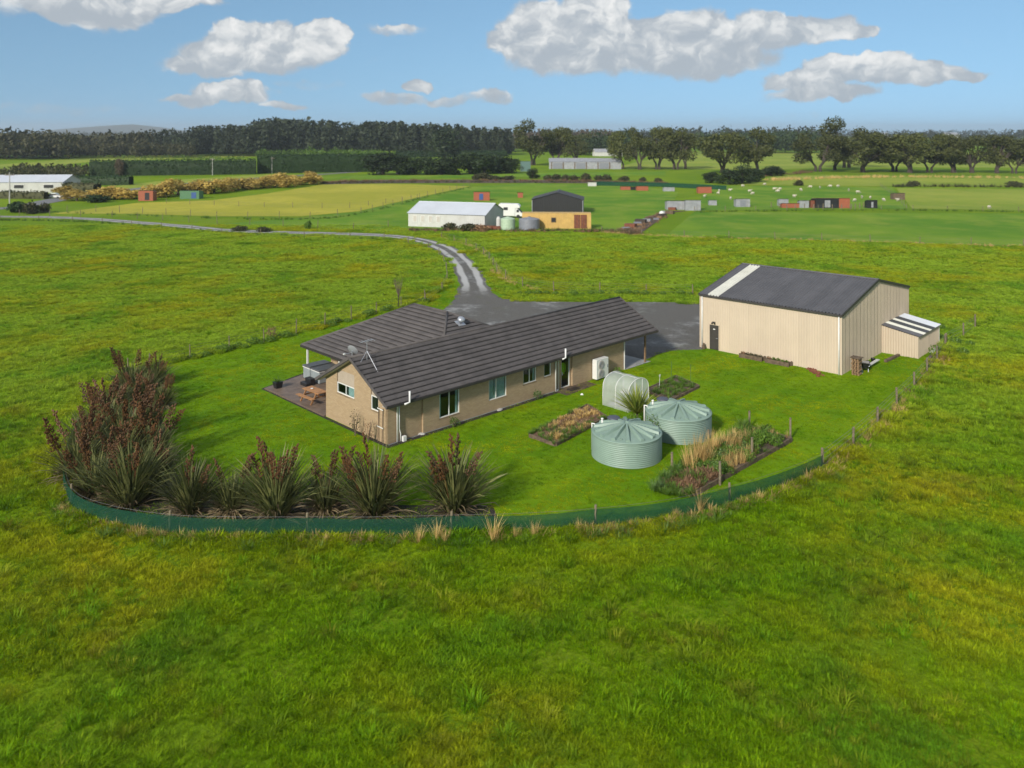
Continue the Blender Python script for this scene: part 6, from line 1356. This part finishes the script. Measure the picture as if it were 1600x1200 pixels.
for lb, a, b, hh, ww, mm in (('long tall clipped dark hedge behind the golden willows', P(141, 275), P(400, 272), hgt(273, 250), 5, 'hedge'), ('right section of the tall clipped hedge ending at the road', P(402, 271), P(588, 268), hgt(269, 241), 5, 'hedge'),
    ('far clipped hedge under the pine forest, left section', P(217, 243), P(480, 238), hgt(241, 228), 6, 'hedge'), ('far clipped hedge under the pine forest, right section', P(390, 237.5), P(575, 236), hgt(237, 223), 6, 'hedge'),
    ('low dark hedge left of the golden willows, upper one', P(85, 289), P(205, 289), hgt(289, 275), 4, 'hedge'), ('low olive hedge beside the white house', P(80, 300), P(152, 301), hgt(301, 287), 4, 'bush'), ('hedge in front of the white house', P(0, 310), P(72, 311), hgt(311, 300), 2, 'bush'),
    ('far low hedge left of the dark evergreen', P(620, 246), P(790, 244), hgt(245, 236), 6, 'hedge'), ('far low hedge behind the evergreen belt', P(700, 240), P(800, 240), hgt(240, 231), 6, 'hedge')):
    hedge(lb, a, b, hh, ww, mm, size=.55 if a.y < 500 else .9)
# woods that read as one mass
def wood(name, label, spots, m, kinds, size, ncard, seed):
    g = np.random.default_rng(seed); parts = []
    def lowpoly(kind):
        if kind == 'pine':
            z = g.uniform(.15, 1, ncard); r = (1.05 - z) ** .75 * .17 + .02; a = g.uniform(0, 6.28, ncard); c = np.stack([np.cos(a) * r, np.sin(a) * r, z], 1)
        else:
            d = g.normal(size=(ncard, 3)); d /= np.linalg.norm(d, axis=1)[:, None]; c = d * np.array([.42, .42, .42]) * g.uniform(.6, 1.05, (ncard, 1)) * (1 + .2 * np.sin(d[:, :1] * 7)); c[:, 2] += .55
        return c
    C = []; Nn = []; S = []
    for (x, y, h, kind) in spots:
        c = lowpoly(kind); n = c - np.array([0, 0, .5]); C.append(c * h + np.array([x, y, 0])); Nn.append(n); S.append(np.full(ncard, size * h))
    C = np.concatenate(C); Nn = np.concatenate(Nn); S = np.concatenate(S); n = len(C)
    nn = Nn / (np.linalg.norm(Nn, axis=1)[:, None] + 1e-6) + g.normal(size=(n, 3)) * .7; nn /= np.linalg.norm(nn, axis=1)[:, None]; t = np.cross(nn, g.normal(size=(n, 3))); t /= np.linalg.norm(t, axis=1)[:, None]; b = np.cross(nn, t)
    s = (S * g.uniform(.5, 1.4, n))[:, None, None]; V = (C[:, None] + np.stack([-t, -b * .6, t, b * .6], 1) * s * g.uniform(.6, 1.25, (n, 4, 1))).reshape(-1, 3)
    tag(link(name, npmesh(name, V, np.arange(4 * n).reshape(n, 4)), M[m]), label, 'trees', kind='stuff')
g = random.Random(31)
def band(u0, u1, v, vt0, vt1, n, kind, dep=60, jit=.12):
    out = []
    for k in range(n):
        f = (k + g.random()) / n; u = u0 + (u1 - u0) * f; p = P(u, v); y = p.y + g.uniform(0, dep); x = (u - 800) / F * y; vt = vt0 + (vt1 - vt0) * f
        h = CH + (HOR - vt) / F * y if vt < HOR else CH - (vt - HOR) / F * y
        out.append((x, y, max(3, h) * g.uniform(1 - 2 * jit, 1 + jit), kind))
    return out
wood('pine_forest', 'dark pine forest along the left horizon', band(395, 720, 244, 190, 197, 210, 'pine', 90) + band(300, 520, 243, 201, 195, 130, 'pine', 80) + band(230, 420, 245, 206, 198, 110, 'pine', 60) + band(720, 800, 243, 201, 203, 60, 'pine', 60), 'pine', None, .055, 130, 1)
wood('wooded_knoll', 'rounded dark tree clumps rising above the pine forest', band(405, 480, 236, 186, 187, 40, 'broad', 60, .04) + band(570, 632, 236, 191, 192, 40, 'broad', 60, .04) + band(655, 682, 238, 194, 195, 12, 'broad', 40, .06), 'pine', None, .085, 130, 2)
wood('native_bush', 'dark native bush on the left below the horizon', band(-80, 110, 250, 200, 210, 110, 'broad', 80) + band(-60, 300, 247, 222, 222, 150, 'broad', 40) + band(90, 240, 244, 210, 206, 80, 'broad', 60), 'bush', None, .085, 110, 3)
wood('brown_scrub', 'brown leafless scrub and young trees between road and native bush', band(-40, 130, 285, 262, 262, 70, 'broad', 30) + band(20, 140, 278, 256, 258, 60, 'pine', 30), 'bush', None, .10, 60, 4)
wood('larch_wood', 'reddish-brown leafless wood right of the pine forest', band(690, 960, 238, 204, 205, 210, 'pine', 90), 'brownwood', None, .06, 90, 5)
wood('shrub_row', 'rows of young green shrubs beyond the clipped hedge', band(400, 620, 247, 232, 234, 60, 'broad', 30) + band(180, 380, 251, 244, 246, 60, 'broad', 30, .2) + band(480, 590, 252, 232, 236, 30, 'broad', 20, .2), 'weeds', None, .09, 70, 6)
wood('far_treeline', 'long far line of trees along the right horizon', band(850, 1700, 218, 203, 204, 320, 'broad', 500, .25) + band(1000, 1300, 228, 202, 200, 90, 'broad', 200, .2) + band(-60, 300, 216, 206, 207, 120, 'broad', 600, .2) + band(1380, 1700, 224, 206, 206, 70, 'broad', 300, .3), 'pine', None, .10, 60, 7)
wood('middle_trees', 'mixed dark trees behind the spreading trees on the right', band(1090, 1280, 240, 208, 206, 60, 'broad', 60, .15) + band(880, 990, 243, 210, 206, 36, 'broad', 50, .2) + band(1200, 1270, 236, 204, 206, 24, 'broad', 40, .1), 'tree2', None, .075, 130, 8)

# ------------------------------------------------------------------ haze: the damp air over the plain
HZ = 0.00013
if HZ:
    hm = bpy.data.materials.new('haze'); hm.use_nodes = True; t = NT(hm.node_tree); t.n.clear(); out = t.node('ShaderNodeOutputMaterial'); pv = t.node('ShaderNodeVolumePrincipled')
    pv.inputs['Color'].default_value = (.78, .86, .95, 1); pv.inputs['Density'].default_value = HZ; pv.inputs['Anisotropy'].default_value = .2; t.l.new(pv.outputs[0], out.inputs['Volume'])
    tag(MB().box(-6200, 6200, -300, 9200, -5, 105).build('haze', hm), 'thin pale haze over the plain', 'haze', kind='stuff')
